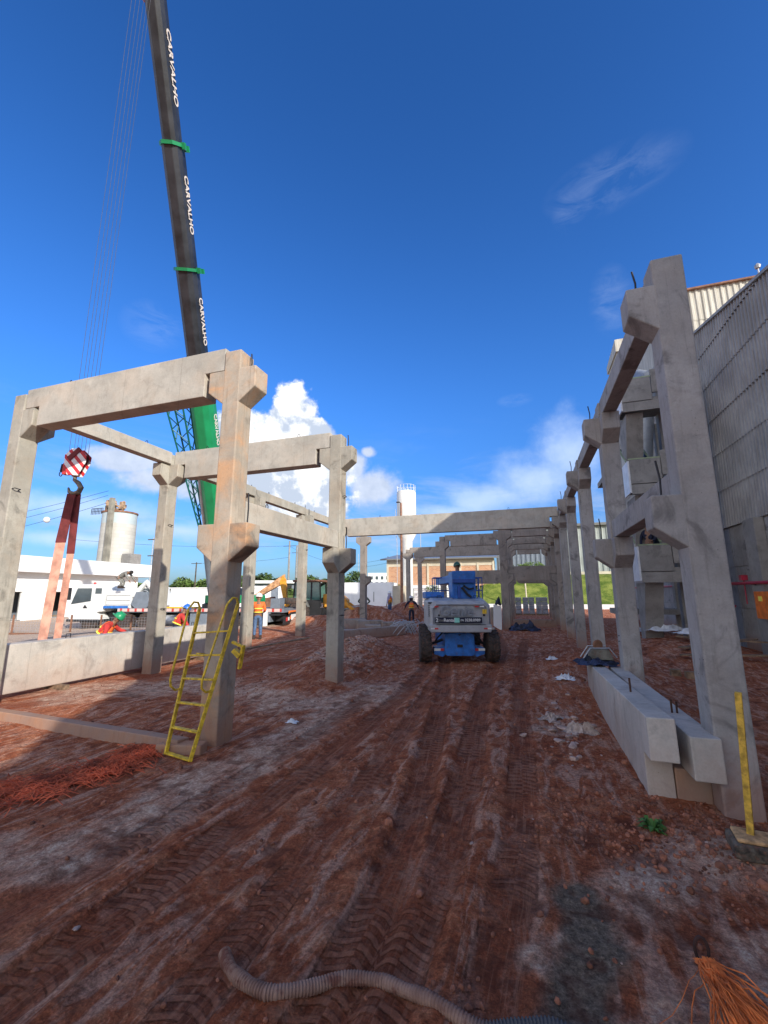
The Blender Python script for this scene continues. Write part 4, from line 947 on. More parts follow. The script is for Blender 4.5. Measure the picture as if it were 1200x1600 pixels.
# boards on the ground
for (a, b2, w, lb) in [((-7.3, 10.35, .05), (-6.3, 11.75, .10), .10, 'narrow plank lying on the dirt between ladder and dirt heap'),
                       ((-8.9, 12.3, .2), (-8.0, 15.2, .32), .13, 'dark plank lying beside the slim columns in the sun'),
                       ((4.3, 15.5, .35), (6.8, 17.2, .5), .25, 'weathered plank in the debris behind the nearest right column'),
                       ((4.6, 17.0, .55), (7.0, 16.0, .5), .2, 'second weathered plank crossing the debris by the factory wall'),
                       ((4.0, 14.6, .25), (6.6, 14.4, .35), .2, 'low board in the debris behind the nearest right column')]:
    tag(MB().bar(a, b2, w, .04).build('plank', M_['timber']), lb, 'plank')
for i, (x, y, s) in enumerate([(4.3, 20.3, .55), (4.9, 18.9, .6), (5.3, 17.6, .5)]):
    crumple('plastic_sheet', ['crumpled white sheet on the debris nearest the second right column', 'middle crumpled white sheet on the debris behind the right columns', 'crumpled white sheet on the debris closest to the big right column'][i], 'sheet', (x, y, .25), s*1.3, s*.6, .16, M_['paper'], 20+i, .5)
for i, (x, y) in enumerate([(3.3, 12.6), (3.55, 12.4)]): tag(MB().box(-.1, .1, -.08, .08, 0, .16).build('block', M_['timber']), ['small tan block on the red earth right of the second column, left one', 'small tan block on the red earth, the one nearer the big column'][i], 'block').location = (x, y, gz(x, y)-.01)

# ---------------------------------------------------------------- boom lift (seen from behind)
def wheel(parent, x, y, r, w, axis='x', lugs=16, rim='grey_cover', z=None, name='wheel'):
    # local: axle along axis; tyre part with a rim below it
    Mw = Matrix.Translation((x, y, r if z is None else z)) @ (Matrix.Rotation(PI/2, 4, 'Y') if axis == 'x' else Matrix.Rotation(PI/2, 4, 'X'))
    m = MB(); m.lathe([(r*.55, -w*.5), (r*.9, -w*.5), (r*.97, -w*.38), (r*.97, w*.38), (r*.9, w*.5), (r*.55, w*.5)], 28, Mw)
    for k in range(lugs):
        a = 2*PI*k/lugs
        for s in (-1, 1):
            Ml = Mw @ Matrix.Rotation(a+(.5*2*PI/lugs if s > 0 else 0), 4, 'Z') @ Matrix.Translation((r*.975, 0, s*w*.25)) @ Matrix.Rotation(s*.5, 4, 'X')
            m.box(-r*.03, r*.035, -r*.055, r*.055, -w*.27, w*.27, Ml)
    t_ = m.build('tyre', M_['tyre'], parent)
    m = MB(); m.lathe([(r*.54, -w*.35), (r*.56, -w*.46), (r*.5, -w*.3), (r*.2, -w*.25), (r*.2, w*.25), (r*.5, w*.3), (r*.56, w*.46), (r*.54, w*.35)], 24, Mw)
    m.build('rim', M_[rim], t_)
    return t_
bl = thing('boom_lift', 'blue boom lift with grey moulded cover seen from behind, parked between the frames', 'boom lift', (-2.06, 13.3, 0), .30)
bp, bd, gc, bk = M_['blue_paint'], M_['blue_dark'], M_['grey_cover'], M_['black']
for x in (-.98, .98): wheel(bl, x, -.1, .45, .33)
for x in (-.84, .84): wheel(bl, x, 2.1, .46, .34)
m = MB(); m.prism([(-.42, .78), (-.30, .84), (.30, .84), (.42, .78), (.44, .30), (.38, .20), (-.38, .20), (-.44, .30)], -.42, 2.4, 'y'); m.build('chassis', bp, bl, bevel=.015)
for s in (-1, 1):
    MB().prism([(s*.44, .46), (s*.72, .42), (s*.74, .24), (s*.50, .16), (s*.40, .22)], -.30, .16, 'y').build('axle_beam', bp, bl, bevel=.01)
    MB().box(s*.60-.14, s*.60+.14, -.315, -.305, .33, .40).build('marker_strip', M_['white_paint'], bl); MB().box(s*.50-.05, s*.50+.05, -.322, -.312, .33, .40).build('marker_strip', M_['red'], bl)
    MB().tube([(s*.45, -.05, .62), (s*.80, -.05, .50)], .04, 8).build('steering_rod', bk, bl)
MB().box(-.08, .08, -.432, -.42, .44, .52).build('tow_slot', bk, bl)
MB().lathe([(.42, .80), (.46, .86), (.46, .95)], 20, Matrix.Translation((0, .9, 0))).build('turntable', bk, bl)
# counterweight cover: rounded box lofted by sections
def rbox(y, hw, z0, z1, rd): 
    return [(-hw+rd, y, z0), (hw-rd, y, z0), (hw, y, z0+rd*.6), (hw, y, z1-rd), (hw-rd, y, z1), (-hw+rd, y, z1), (-hw, y, z1-rd), (-hw, y, z0+rd*.6)]
m = MB(); secs = [rbox(-.66, .74, .96, 1.62, .10), rbox(-.72, .80, .93, 1.66, .13), rbox(-.6, .87, .92, 1.76, .13), rbox(.1, .90, .92, 1.84, .12), rbox(1.2, .90, .95, 1.84, .12)]
vs = [p for s in secs for p in s]; m.add(vs, [(i*8+j, i*8+(j+1) % 8, (i+1)*8+(j+1) % 8, (i+1)*8+j) for i in range(4) for j in range(8)]+[tuple(range(7, -1, -1)), tuple(range(32, 40))])
m.build('rear_cover', gc, bl, bevel=.02)
MB().prism([(-.86, .88), (.86, .88), (.89, 1.10), (-.89, 1.10)], -.745, .2, 'y').build('lower_counterweight', gc, bl, bevel=.03)
MB().box(-.885, -.78, -.60, -.2, 1.30, 1.72).build('side_vent', bk, bl)
for k in range(7): MB().box(-.895, -.77, -.615, -.2, 1.32+.055*k, 1.34+.055*k).build('vent_slat', gc, bl)
for (x, z, c) in ((-.68, 1.60, 'red'), (.47, 1.60, 'red'), (.62, 1.60, 'white_paint'), (-.80, .99, 'white_paint'), (-.70, .99, 'red'), (.70, .99, 'red'), (.80, .99, 'white_paint')):
    MB().box(x-.055, x+.055, -.757, -.70, z-.02, z+.02).build('reflector', M_[c], bl)
MB().box(-.74, .60, -.765, -.74, 1.145, 1.30).build('name_board', M_['navy'], bl)
RX = Matrix.Rotation(PI/2, 4, 'X')
MB().box(-.70, .70, -.748, -.735, 1.085, 1.10).build('cover_seam', M_['seam'], bl)
for x in (-.62, .66): MB().lathe([(.03, 0), (.03, .02), (.012, .03)], 8, Matrix.Translation((x, -.74, 1.36)) @ RX).build('latch', bk, bl)
for x in (-.55, .52): MB().tube([(x-.06, -.3, 1.83), (x-.06, -.3, 1.90), (x+.06, -.3, 1.90), (x+.06, -.3, 1.83)], .012, 6).build('grab_handle', bk, bl)
MB().box(.62, .74, -.752, -.74, 1.40, 1.52).build('warning_decal', M_['yellow'], bl)
MB().tube([(-.45, -.2, .85), (-.62, -.25, .7), (-.7, -.1, .55)], .022, 6).tube([(.45, -.2, .85), (.6, -.28, .68), (.7, -.1, .55)], .022, 6).tube([(-.3, -.3, .9), (0, -.42, .78), (.3, -.3, .9)], .018, 6).build('drive_hoses', bk, bl)
text_mb('Rental', .125, .003, M_['white_paint'], bl, Matrix.Translation((-.33, -.770, 1.222)) @ RX)
text_mb('2', .15, .003, M_['white_paint'], bl, Matrix.Translation((-.68, -.770, 1.222)) @ RX)
text_mb('line', .11, .003, M_['helmet_grey'], bl, Matrix.Translation((-.57, -.770, 1.222)) @ RX)
MB().box(-.19, -.04, -.772, -.76, 1.155, 1.29).build('teal_square', plain('teal print', (.25, .62, .52), .6), bl)
text_mb('(98)', .06, .003, M_['white_paint'], bl, Matrix.Translation((.035, -.770, 1.222)) @ RX)
text_mb('3238.0989', .105, .003, M_['white_paint'], bl, Matrix.Translation((.33, -.770, 1.222)) @ RX)
text_mb('Genie', .40, .012, M_['grey_text'], bl, Matrix.Translation((-.12, -.742, 1.47)) @ RX, 'embossed_lettering', .15)
# superstructure: riser, booms, tray
S1 = set(bl.children)
MB().box(-.30, .34, -.15, .35, 1.80, 2.55).build('riser_link', bp, bl, bevel=.02)
m = MB(); m.box(-.34, -.28, -.2, .6, 1.84, 2.62).box(.31, .37, -.2, .6, 1.84, 2.62).build('riser_side', bp, bl, bevel=.01)
MB().box(-.32, .35, -.22, -.15, 2.38, 2.64).build('upper_plate', bp, bl, bevel=.01)
MB().box(-.33, .36, -.26, -.20, 2.28, 2.40).build('cross_plate', bd, bl, bevel=.01)
MB().tube([(-.05, -.2, 2.15), (.1, -.22, 1.95), (.22, -.2, 1.86)], .04, 6).tube([(.0, -.2, 2.2), (.16, -.2, 2.1), (.3, -.2, 2.12)], .03, 6).build('hydraulic_hoses', bk, bl)
for o in set(bl.children)-S1: o.location = (.20, 0, 0)
MB().box(.02, .10, -.24, -.16, 1.84, 2.2, Matrix.Rotation(.0, 4, 'Y')).build('cylinder_mount', bd, bl)
MB().box(-.92, -.34, .2, 1.4, 1.82, 2.02).box(-.88, -.38, .15, .2, 1.86, 1.90).build('engine_tray', bp, bl, bevel=.015)
MB().box(-.12, .16, .3, 4.6, 2.3, 2.55).build('main_boom', bp, bl, bevel=.015)
MB().tube([(.45, .0, 1.84), (.52, .0, 1.98)], .05, 8).build('beacon', bk, bl)
# basket, at the far end of the boom
bk0 = 2.6; m = MB(); S0 = set(bl.children)
m.box(-.85, .95, bk0, bk0+.75, 1.80, 1.86); m.box(.40, .98, bk0-.06, bk0+.75, 1.80, 2.02)
m.build('basket_floor', bd, bl)
for z in (2.40, 2.86):
    MB().tube([(-.82, bk0, z), (.92, bk0, z), (.92, bk0+.75, z), (-.82, bk0+.75, z)], .022, 6, closed=True).build('basket_rail', bd, bl)
for x in (-.82, -.68, .80, .92):
    for y in (bk0, bk0+.75): MB().tube([(x, y, 1.86), (x, y, 2.86)], .018, 6).build('basket_post', bd, bl)
MB().box(-.3, .3, bk0-.02, bk0+.16, 2.5, 2.84).build('control_box', bd, bl)
for o in set(bl.children)-S0: o.location = (.42, 0, -.33)
person('person in dark clothes and dark green helmet standing in the blue lift basket', (-2.45, 16.3, 1.33), .3, dict(waL=(-.15, .3, 1.1), waR=(.15, .3, 1.1), elL=(-.26, .1, 1.15), elR=(.26, .1, 1.15)), 'navy', 'navy', None, 'darkgreen')

# ---------------------------------------------------------------- truck crane
cr_ = thing('truck_crane', 'white-cabbed truck crane with green and black telescopic boom towering over the site', 'crane', (-12.9, 21.0, -.12), PI+R(11.6))
wp = M_['white_paint']
# local +x towards the cab, +y towards the viewer side
MB().box(-.2, 9.6, -2.4, -.05, 1.05, 1.28).build('deck', M_['boxgrey'], cr_, bevel=.01)
MB().box(-.1, 9.6, -.035, .0, 1.10, 1.27).build('reflective_strip', M_['reflect'], cr_)
MB().box(0, 12.3, -1.7, -.75, .55, 1.05).build('chassis', bk, cr_)
for x in (1.5, 2.8, 7.9, 9.15, 11.4):
    for y in (-.25, -2.2):
        wheel(cr_, x, y, .52, .34, 'y', 14, 'white_paint')
MB().box(3.6, 5.2, -.5, -.02, .35, 1.0).build('tool_box', M_['boxgrey'], cr_, bevel=.02)
MB().lathe([(.28, 0), (.30, .02), (.30, 1.3), (.28, 1.32)], 18, Matrix.Translation((5.5, -.42, .62)) @ Matrix.Rotation(PI/2, 4, 'Y')).build('fuel_tank', M_['steel'], cr_, smooth=True)
for x in (.75, 7.2):
    MB().box(x-.22, x+.22, -2.42, -.0, .55, 1.08).build('outrigger_beam', M_['boxgrey'], cr_, bevel=.01)
    MB().box(x-.1, x+.1, .02, .2, .12, 1.2).box(x-.26, x+.26, -.12, .42, .0, .10).build('outrigger_jack', M_['white_paint'], cr_, bevel=.01)
# rear: striped panel, plate, lamps, spare tyre
MB().box(-.30, -.2, -2.3, -.9, .38, 1.12).build('warning_panel', M_['hazard'], cr_)
MB().box(-.325, -.30, -1.9, -1.05, .62, .92).build('notice_plate', M_['white_paint'], cr_)
MB().box(-.34, -.2, -.80, .0, .42, .86).build('lamp_box', bk, cr_); MB().box(-.36, -.34, -.35, -.08, .60, .80).build('tail_lamp', M_['red'], cr_); MB().box(-.36, -.34, -.62, -.42, .62, .80).build('tail_lamp', wp, cr_)
MB().box(-.34, -.2, -2.42, -2.32, .42, .86).build('tail_lamp', M_['red'], cr_)
MB().box(.0, .55, -.75, .0, 1.28, 1.82).build('rear_locker', M_['boxgrey'], cr_, bevel=.02); MB().box(-.05, .58, -.78, .02, .9, 1.0).build('step', bk, cr_)
sp_ = MB().lathe([(.3, -.17), (.62, -.17), (.69, -.08), (.69, .08), (.62, .17), (.3, .17)], 26, Matrix.Translation((-.05, -1.55, 1.66))).build('spare_tyre', M_['tyre'], cr_, smooth=True)
MB().lathe([(.29, -.1), (.29, .1)], 16, Matrix.Translation((-.05, -1.55, 1.66))).build('rim', bk, sp_)
# carrier cab
cabx = 10.6
MB().prism([(cabx, .62), (cabx+1.95, .62), (cabx+2.12, .80), (cabx+2.12, 1.55), (cabx+1.72, 2.55), (cabx+1.5, 2.64), (cabx-.05, 2.64), (cabx-.05, 1.1), (cabx+.35, 1.05)], -2.4, -.02, 'y').build('cab_shell', wp, cr_, bevel=.04)
MB().prism([(cabx+.75, 1.68), (cabx+1.98, 1.50), (cabx+1.66, 2.42), (cabx+.75, 2.42)], -.025, -.008, 'y').build('side_window', M_['glass'], cr_)
MB().prism([(cabx+.12, 2.1), (cabx+.52, 2.1), (cabx+.52, 2.42), (cabx+.12, 2.42)], -.025, -.008, 'y').build('side_window', M_['glass'], cr_)
MB().add([(cabx+2.135, -.15, 1.56), (cabx+2.135, -2.27, 1.56), (cabx+1.76, -2.2, 2.50), (cabx+1.76, -.22, 2.50)], [(0, 1, 2, 3)]).build('windscreen', M_['glass'], cr_)
MB().box(cabx+2.0, cabx+2.22, .0, .22, 1.75, 2.45).build('mirror', bk, cr_, bevel=.03)
MB().box(cabx-.02, cabx+2.15, -2.42, .0, .52, .66).build('bumper', bk, cr_, bevel=.02)
MB().prism([(cabx+.9, 1.28), (cabx+1.2, 1.28), (cabx+1.08, 1.48)], -.02, .0, 'y').build('door_handle', bk, cr_)
MB().lathe([(.06, 0), (.08, .03), (.07, .12), (.02, .14)], 12, Matrix.Translation((cabx+1.1, -.6, 2.64))).build('beacon', M_['red'], cr_)
MB().box(cabx-1.7, cabx-.15, -2.3, -.1, 1.28, 2.28).build('engine_house', wp, cr_, bevel=.04)
for k in range(3): MB().box(cabx-1.65, cabx-.2, -.11, -.085, 1.45+.26*k, 1.49+.26*k).build('louvre', M_['sheet'], cr_)
MB().box(cabx-1.6, cabx-.1, -.03, .012, 1.28, 1.42).build('blue_plate', M_['blue_paint'], cr_)
MB().prism([(cabx-2.9, 1.5), (cabx-2.65, 2.2), (cabx-2.0, 2.2), (cabx-1.72, 1.5), (cabx-2.0, 1.28), (cabx-2.7, 1.28)], -.3, -.05, 'y').build('hexagon_grille', M_['boxgrey'], cr_, bevel=.02)
m = MB(); m.tube([(cabx-3.2, -.3, 1.3), (cabx-2.9, -.3, 2.3), (cabx-2.45, -.3, 2.75), (cabx-2.0, -.3, 2.3), (cabx-1.8, -.3, 1.9)], .16, 8); m.build('exhaust_cowl', wp, cr_, smooth=True)
# upper cab and turntable
MB().lathe([(.95, 1.28), (.95, 1.5), (.8, 1.55)], 28, Matrix.Translation((4.1, -1.2, 0))).build('slewing_ring', bk, cr_)
MB().prism([(7.2, 1.4), (8.8, 1.4), (8.85, 2.0), (8.5, 2.5), (7.4, 2.5)], -1.35, -.35, 'y').build('crane_cab', wp, cr_, bevel=.04)
MB().prism([(7.5, 1.85), (8.6, 1.85), (8.4, 2.4), (7.55, 2.4)], -.355, -.335, 'y').build('side_window', M_['glass'], cr_)
MB().box(1.6, 4.6, -1.9, -.4, 1.55, 2.0).build('turntable_frame', M_['crane_green'], cr_, bevel=.03)
MB().box(2.5, 3.5, -2.3, -.3, 1.6, 2.4).build('counterweight', M_['boxgrey'], cr_, bevel=.04)
MB().box(4.9, 7.6, -.35, -.02, 1.28, 1.36).build('yellow_chock', M_['yellow'], cr_, bevel=.01)
MB().tube([(7.5, -.2, 1.35), (7.5, -.2, 1.75), (7.2, -.2, 1.9)], .03, 6).tube([(3.6, -.15, 1.6), (3.3, -.1, 2.1), (3.1, -.1, 1.7)], .04, 6).build('service_hose', bk, cr_)
MB().tube([(8.2+.28*math.cos(a*PI/6), -.25, 2.0+.28*math.sin(a*PI/6)) for a in range(12)], .02, 6, closed=True).build('hose_reel', M_['steel'], cr_)
# telescopic boom in world space, children of the crane (crane is rotated: convert)
inv = (Matrix.Translation(cr_.location) @ Matrix.Rotation(cr_.rotation_euler.z, 4, 'Z')).inverted()
P0 = Vector((-15.95, 20.2, 2.05)); P1 = Vector((-9.95, 7.05, 21.75)); bd_ = (P1-P0).normalized(); L_ = (P1-P0).length
Mb = inv @ Matrix.Translation(P0) @ bd_.to_track_quat('Z', 'X').to_matrix().to_4x4()
rt = (Mb.to_3x3().inverted() @ (inv.to_3x3() @ Vector((.95, .31, 0))))      # camera-right in boom space
ang = math.atan2(rt.y, rt.x)
Mb = Mb @ Matrix.Rotation(ang, 4, 'Z')                                   # x = to the right, y away or towards
def boomsec(z0, z1, w, mat, name='boom_section'):
    h = w*1.15; pr = [(-w/2, h*.30), (-w/2, -h*.05), (-w*.40, -h*.30), (-w*.2, -h*.46), (w*.2, -h*.46), (w*.40, -h*.30), (w/2, -h*.05), (w/2, h*.30), (w*.44, h*.40), (-w*.44, h*.40)]
    return MB().prism(pr, z0, z1, 'z', Mb).build(name, mat, cr_, bevel=.03)
boomsec(-.6, L_*.47, .98, M_['crane_green'])
MB().prism([(-.53, .44), (-.53, -.3), (0, -.58), (.53, -.3), (.53, .44)], L_*.46, L_*.475, 'z', Mb).build('boom_collar', M_['crane_green'], cr_)
boomsec(L_*.47, L_*.64, .80, M_['crane_black']); boomsec(L_*.64, L_*.80, .70, M_['crane_black']); boomsec(L_*.80, L_*.985, .60, M_['crane_black'])
for f, w in ((.64, .80), (.80, .70), (.965, .60)):
    w2 = w*1.10
    MB().prism([(-w2/2, w2*.42), (-w2/2, -w2*.2), (-w2*.25, -w2*.54), (w2*.25, -w2*.54), (w2/2, -w2*.2), (w2/2, w2*.42)], L_*f-.06, L_*f+.05, 'z', Mb).build('green_collar', M_['crane_green'], cr_)
    MB().box(-w2*.62, w2*.62, w2*.38, w2*.5, L_*f-.09, L_*f+.09, Mb).box(w2*.45, w2*.62, -.05, .1, L_*f-.1, L_*f+.1, Mb).build('collar_lug', M_['crane_green'], cr_)
m = MB(); m.box(-.38, .38, -.35, .5, L_*.985, L_*1.02, Mb); m.lathe([(.1, -.25), (.32, -.25), (.28, 0), (.32, .25), (.1, .25)], 18, Mb @ Matrix.Translation((0, .3, L_)) @ Matrix.Rotation(PI/2, 4, 'Y')); m.build('boom_head', M_['crane_green'], cr_)
MB().box(-.40, -.32, -.05, .12, L_*.95, L_*.975, Mb).build('tip_lug', M_['red'], cr_)
# lettering on the right flank: reads from the tip down
def flank(f0, f1, w, size):
    Mt = Mb @ Matrix.Translation((w/2+.006, -.02+w*.10, L_*(f0+f1)/2)) @ Matrix(((0, 0, 1, 0), (0, 1, 0, 0), (-1, 0, 0, 0), (0, 0, 0, 1)))
    ln = L_*(f1-f0); o = text_mb('CARVALHO', 1, .004, M_['boom_text'], cr_, Matrix.Identity(4))
    xs_ = [v.co.x for v in o.data.vertices]; ys_ = [v.co.y for v in o.data.vertices]
    o.data.transform(Mt @ Matrix.Diagonal((ln/(max(xs_)-min(xs_)), size/(max(ys_)-min(ys_)), 1, 1)))
flank(.345, .405, .98, .36); flank(.525, .60, .80, .36); flank(.69, .765, .70, .34); flank(.845, .925, .60, .32)
# lattice jib stowed along the left side
m = MB(); J0 = Vector((-.70, .1, L_*.13)); J1 = Vector((-1.12, .0, L_*.425)); n_ = 12
def jp(f, cx, cy): p = J0+(J1-J0)*f; s = .12+.26*f; return Mb @ (p+Vector((cx*s, cy*s, 0)))
for cx, cy in ((-1, -1), (1, -1), (1, 1), (-1, 1)): m.tube([jp(0, cx, cy), jp(1, cx, cy)], .045, 6)
cs_ = [(-1, -1), (1, -1), (1, 1), (-1, 1)]
for i in range(n_):
    for k in range(4):
        a, b2 = cs_[k], cs_[(k+1) % 4]
        if i % 2: a, b2 = b2, a
        m.tube([jp(i/n_, *a), jp((i+1)/n_, *b2)], .026, 5)
m.build('lattice_jib', M_['jib_green'], cr_)
c0 = inv @ Vector((-16.45, 19.8, 1.9)); c1 = Mb @ Vector((-.50, -.1, L_*.30))
MB().tube([c0, c0+(c1-c0)*.55], .21, 14).build('lift_cylinder', M_['boxgrey'], cr_, smooth=True); MB().tube([c0+(c1-c0)*.5, c1], .10, 12).build('lift_rod', M_['steel'], cr_, smooth=True)
# hoist ropes, hook block, hook, slings: hang free of the crane body
HX, HY = -9.98, 7.04
hb_ = thing('hook_block', 'red and white striped crane hook block hanging on its ropes', 'hook block', (HX, HY, 4.72), .35)
MB().prism([(-.16, .02), (.10, .0), (.24, .32), (.25, .50), (.06, .68), (-.12, .66), (-.26, .50), (-.25, .28)], -.10, -.075, 'y').build('side_plate', M_['hookstripe'], hb_, bevel=.01)
MB().prism([(-.16, .02), (.10, .0), (.24, .32), (.25, .50), (.06, .68), (-.12, .66), (-.26, .50), (-.25, .28)], .075, .10, 'y').build('side_plate', M_['hookstripe'], hb_, bevel=.01)
for y in (-.045, .0, .045): MB().lathe([(.05, -.018), (.22, -.018), (.19, 0), (.22, .018), (.05, .018)], 20, Matrix.Translation((-.01, y, .42)) @ Matrix.Rotation(PI/2, 4, 'X')).build('sheave', M_['sling_dark'], hb_)
MB().prism([(-.12, .34), (.13, .62), (.05, .70), (-.20, .44)], -.115, -.10, 'y').build('top_plate', M_['sling_dark'], hb_, bevel=.01)
MB().box(-.30, -.17, -.06, .06, .04, .32).build('counter_plate', M_['red'], hb_, bevel=.01)
MB().tube([(-.34, 0, .30), (-.36, 0, .12)], .03, 6).tube([(-.36+.035*math.cos(a*PI/5), 0, .06+.055*math.sin(a*PI/5)) for a in range(10)], .01, 5, closed=True).build('shackle', M_['dark_rod'], hb_)
hk = [(-.02, 0, .02), (-.02, 0, -.08), (.08, 0, -.16), (.15, 0, -.27), (.11, 0, -.38), (.0, 0, -.42), (-.11, 0, -.37), (-.14, 0, -.27)]
MB().tube(hk, [.04, .045, .055, .06, .06, .055, .04, .02], 10).build('hook', plain('worn hook steel', (.20, .17, .13), .6, .3, .3, 8), hb_, smooth=True)
m = MB()
for (dx, dy, tx, ty) in ((-.20, -.05, -.25, 0), (-.16, .05, -.2, .1), (-.02, -.05, 0, 0), (.0, .05, .05, .1), (.16, -.04, .22, 0), (.19, .04, .25, .1)):
    m.tube([(dx, dy, .5), (tx, ty, 16.9)], .0048, 5, cap=False)
m.build('hoist_ropes', M_['rope'], hb_)
sg = thing('lifting_sling', 'long worn red webbing slings running from the hook down to the low beam', 'sling', (HX, HY, 4.3))
def band(p, q, w0, w1, th, mat, name):
    p = Vector(p); q = Vector(q); r = Vector((.95, .31, 0)); n_ = (q-p).cross(r).normalized()*th/2
    MB().add([p-r*w0/2-n_, p+r*w0/2-n_, p+r*w0/2+n_, p-r*w0/2+n_, q-r*w1/2-n_, q+r*w1/2-n_, q+r*w1/2+n_, q-r*w1/2+n_], [(0, 1, 2, 3), (7, 6, 5, 4), (0, 4, 5, 1), (1, 5, 6, 2), (2, 6, 7, 3), (3, 7, 4, 0)]).build(name, mat, sg, bevel=.004)
rx = Vector((.95, .31, 0))
band((-.02, -.03, .0), rx*-.13+Vector((0, -.02, -1.15)), .20, .23, .03, M_['sling_dark'], 'sleeve'); band(rx*.05+Vector((0, .04, .0)), rx*.06+Vector((0, .05, -1.4)), .16, .17, .03, M_['sling_dark'], 'sleeve')
band(rx*-.13+Vector((0, -.02, -1.15)), rx*-.27+Vector((.03, -.05, -4.15)), .225, .20, .012, M_['sling'], 'webbing'); band(rx*.06+Vector((0, .05, -1.4)), rx*-.21+Vector((.0, .25, -4.15)), .165, .17, .012, M_['sling'], 'webbing')

# ---------------------------------------------------------------- backhoe loader
bh = thing('backhoe_loader', 'orange backhoe loader with dark cab parked behind the slim column', 'backhoe', (-13.6, 26.2, 0), R(14))
jc = M_['jcb']
wheel(bh, -.75, -.75, .74, .45, 'y', 18, 'jcb'); wheel(bh, -.75, 1.15, .74, .45, 'y', 18, 'jcb'); wheel(bh, 1.7, -.7, .5, .32, 'y', 14, 'jcb'); wheel(bh, 1.7, 1.1, .5, .32, 'y', 14, 'jcb')
MB().prism([(-1.6, .55), (2.3, .55), (2.3, .95), (-1.6, 1.0)], -.35, .8, 'y').build('chassis', bk, bh)
MB().prism([(-.5, .55), (.75, .55), (.75, 1.05), (-.5, 1.05)], -.75, -.35, 'y').build('side_step', bk, bh)
MB().prism([(.75, 1.0), (2.35, 1.0), (2.35, 1.55), (2.0, 1.82), (.75, 1.92)], -.35, .8, 'y').build('bonnet', jc, bh, bevel=.05)
MB().prism([(-1.5, 1.38), (-1.2, 1.62), (-.3, 1.62), (-.02, 1.1), (-.1, 1.1), (-.4, 1.54), (-1.15, 1.54), (-1.45, 1.3)], -1.0, -.5, 'y').build('mudguard', M_['helmet_grey'], bh)
for x, y in ((-1.15, -.7), (.05, -.7), (.7, -.7), (-1.15, 1.1), (.7, 1.1)):
    MB().bar((x, y, 1.1), (x+(.1 if x < 0 else -.1 if x > .5 else 0), y, 2.72), .08).build('cab_pillar', bk, bh)
MB().box(-1.2, .78, -.8, 1.2, 2.7, 2.84).build('cab_roof', M_['bucket'], bh, bevel=.04)
MB().box(-1.1, .65, -.68, -.67, 1.55, 2.68).build('side_window', M_['glass_green'], bh); MB().box(-1.1, .65, 1.07, 1.08, 1.3, 2.68).build('side_window', M_['glass_green'], bh)
MB().box(-1.1, .65, -.69, -.64, 1.05, 1.55).build('door_panel', bk, bh)
# hind arm
MB().prism([(-1.6, .5), (-2.05, .5), (-2.1, 1.5), (-1.75, 1.6), (-1.6, 1.2)], .05, .4, 'y').build('slew_post', jc, bh, bevel=.02)
MB().prism([(-1.75, 1.2), (-1.95, 1.2), (-2.35, 2.7), (-2.15, 3.2), (-1.95, 2.9)], .08, .36, 'y').build('boom', jc, bh, bevel=.02)
MB().prism([(-2.05, 3.25), (-2.3, 3.1), (-4.5, 1.60), (-4.45, 1.42), (-4.2, 1.44), (-1.95, 2.72)], .12, .34, 'y').build('dipper_arm', plain('arm paint worn', (.62, .33, .16), .7, 0, .3, 4, dirt=.3), bh, bevel=.02)
MB().prism([(-4.2, 1.5), (-4.5, 1.3), (-3.2, .8), (-2.6, .9), (-2.5, 1.25), (-2.75, 1.75)], -.12, .55, 'y').build('hind_bucket', M_['bucket'], bh, bevel=.02)
MB().tube([(-2.15, .2, 1.5), (-2.5, .2, .9), (-2.7, .2, 1.7)], .03, 6).build('hydraulic_hose', bk, bh)
MB().box(-2.15, -1.85, -.65, -.4, .05, 1.25).build('stabiliser', jc, bh, bevel=.02); MB().box(-2.15, -1.85, .9, 1.15, .05, 1.25).build('stabiliser', jc, bh, bevel=.02)
for y in (-.45, .9):
    MB().prism([(.9, 1.3), (2.4, 1.35), (3.4, .55), (3.3, .4), (2.3, 1.15), (.9, 1.1)], y-.06, y+.06, 'y').build('loader_arm', jc, bh, bevel=.01)
    MB().tube([(1.5, y+.1, .8), (3.2, y+.1, 1.15)], .045, 6).build('loader_ram', M_['steel'], bh)
MB().prism([(3.3, .1), (4.2, .05), (4.25, .1), (3.5, .35), (3.25, .95), (3.45, 1.1), (3.2, 1.1), (3.1, .4)], -1.0, 1.4, 'y').build('loader_bucket', M_['bucket'], bh, bevel=.01)

# ---------------------------------------------------------------- white building at the left with parapet, windows, reveal
wb = thing('white_building', 'low white rendered building with a deep parapet band behind the truck cab', 'building', (-37.1, 34.7, 0), R(94.4))
wv = M_['white_wall']
def wallx(x0, x1, y, z0, z1, holes, th, mat, parent, name):
    m = MB(); xs = sorted({x0, x1, *[h[0] for h in holes], *[h[1] for h in holes]})
    for a, b2 in zip(xs[:-1], xs[1:]):
        hh = [h for h in holes if h[0] <= a+1e-6 and h[1] >= b2-1e-6]
        if hh:
            h = hh[0]
            if h[2] > z0: m.box(a, b2, y, y+th, z0, h[2])
            if h[3] < z1: m.box(a, b2, y, y+th, h[3], z1)
        else: m.box(a, b2, y, y+th, z0, z1)
    return m.build(name, mat, parent)
hol = [(-13.5, -12.0, .1, 2.15), (-9.5, -8.6, .1, 2.15), (-19.5, -18, .1, 2.15)]
wallx(-24, -1.1, 0, -.8, 3.6, hol, .25, wv, wb, 'front_wall')
MB().box(-24.3, .1, -.9, .9, 3.6, 4.8).build('parapet_band', wv, wb, bevel=.02)
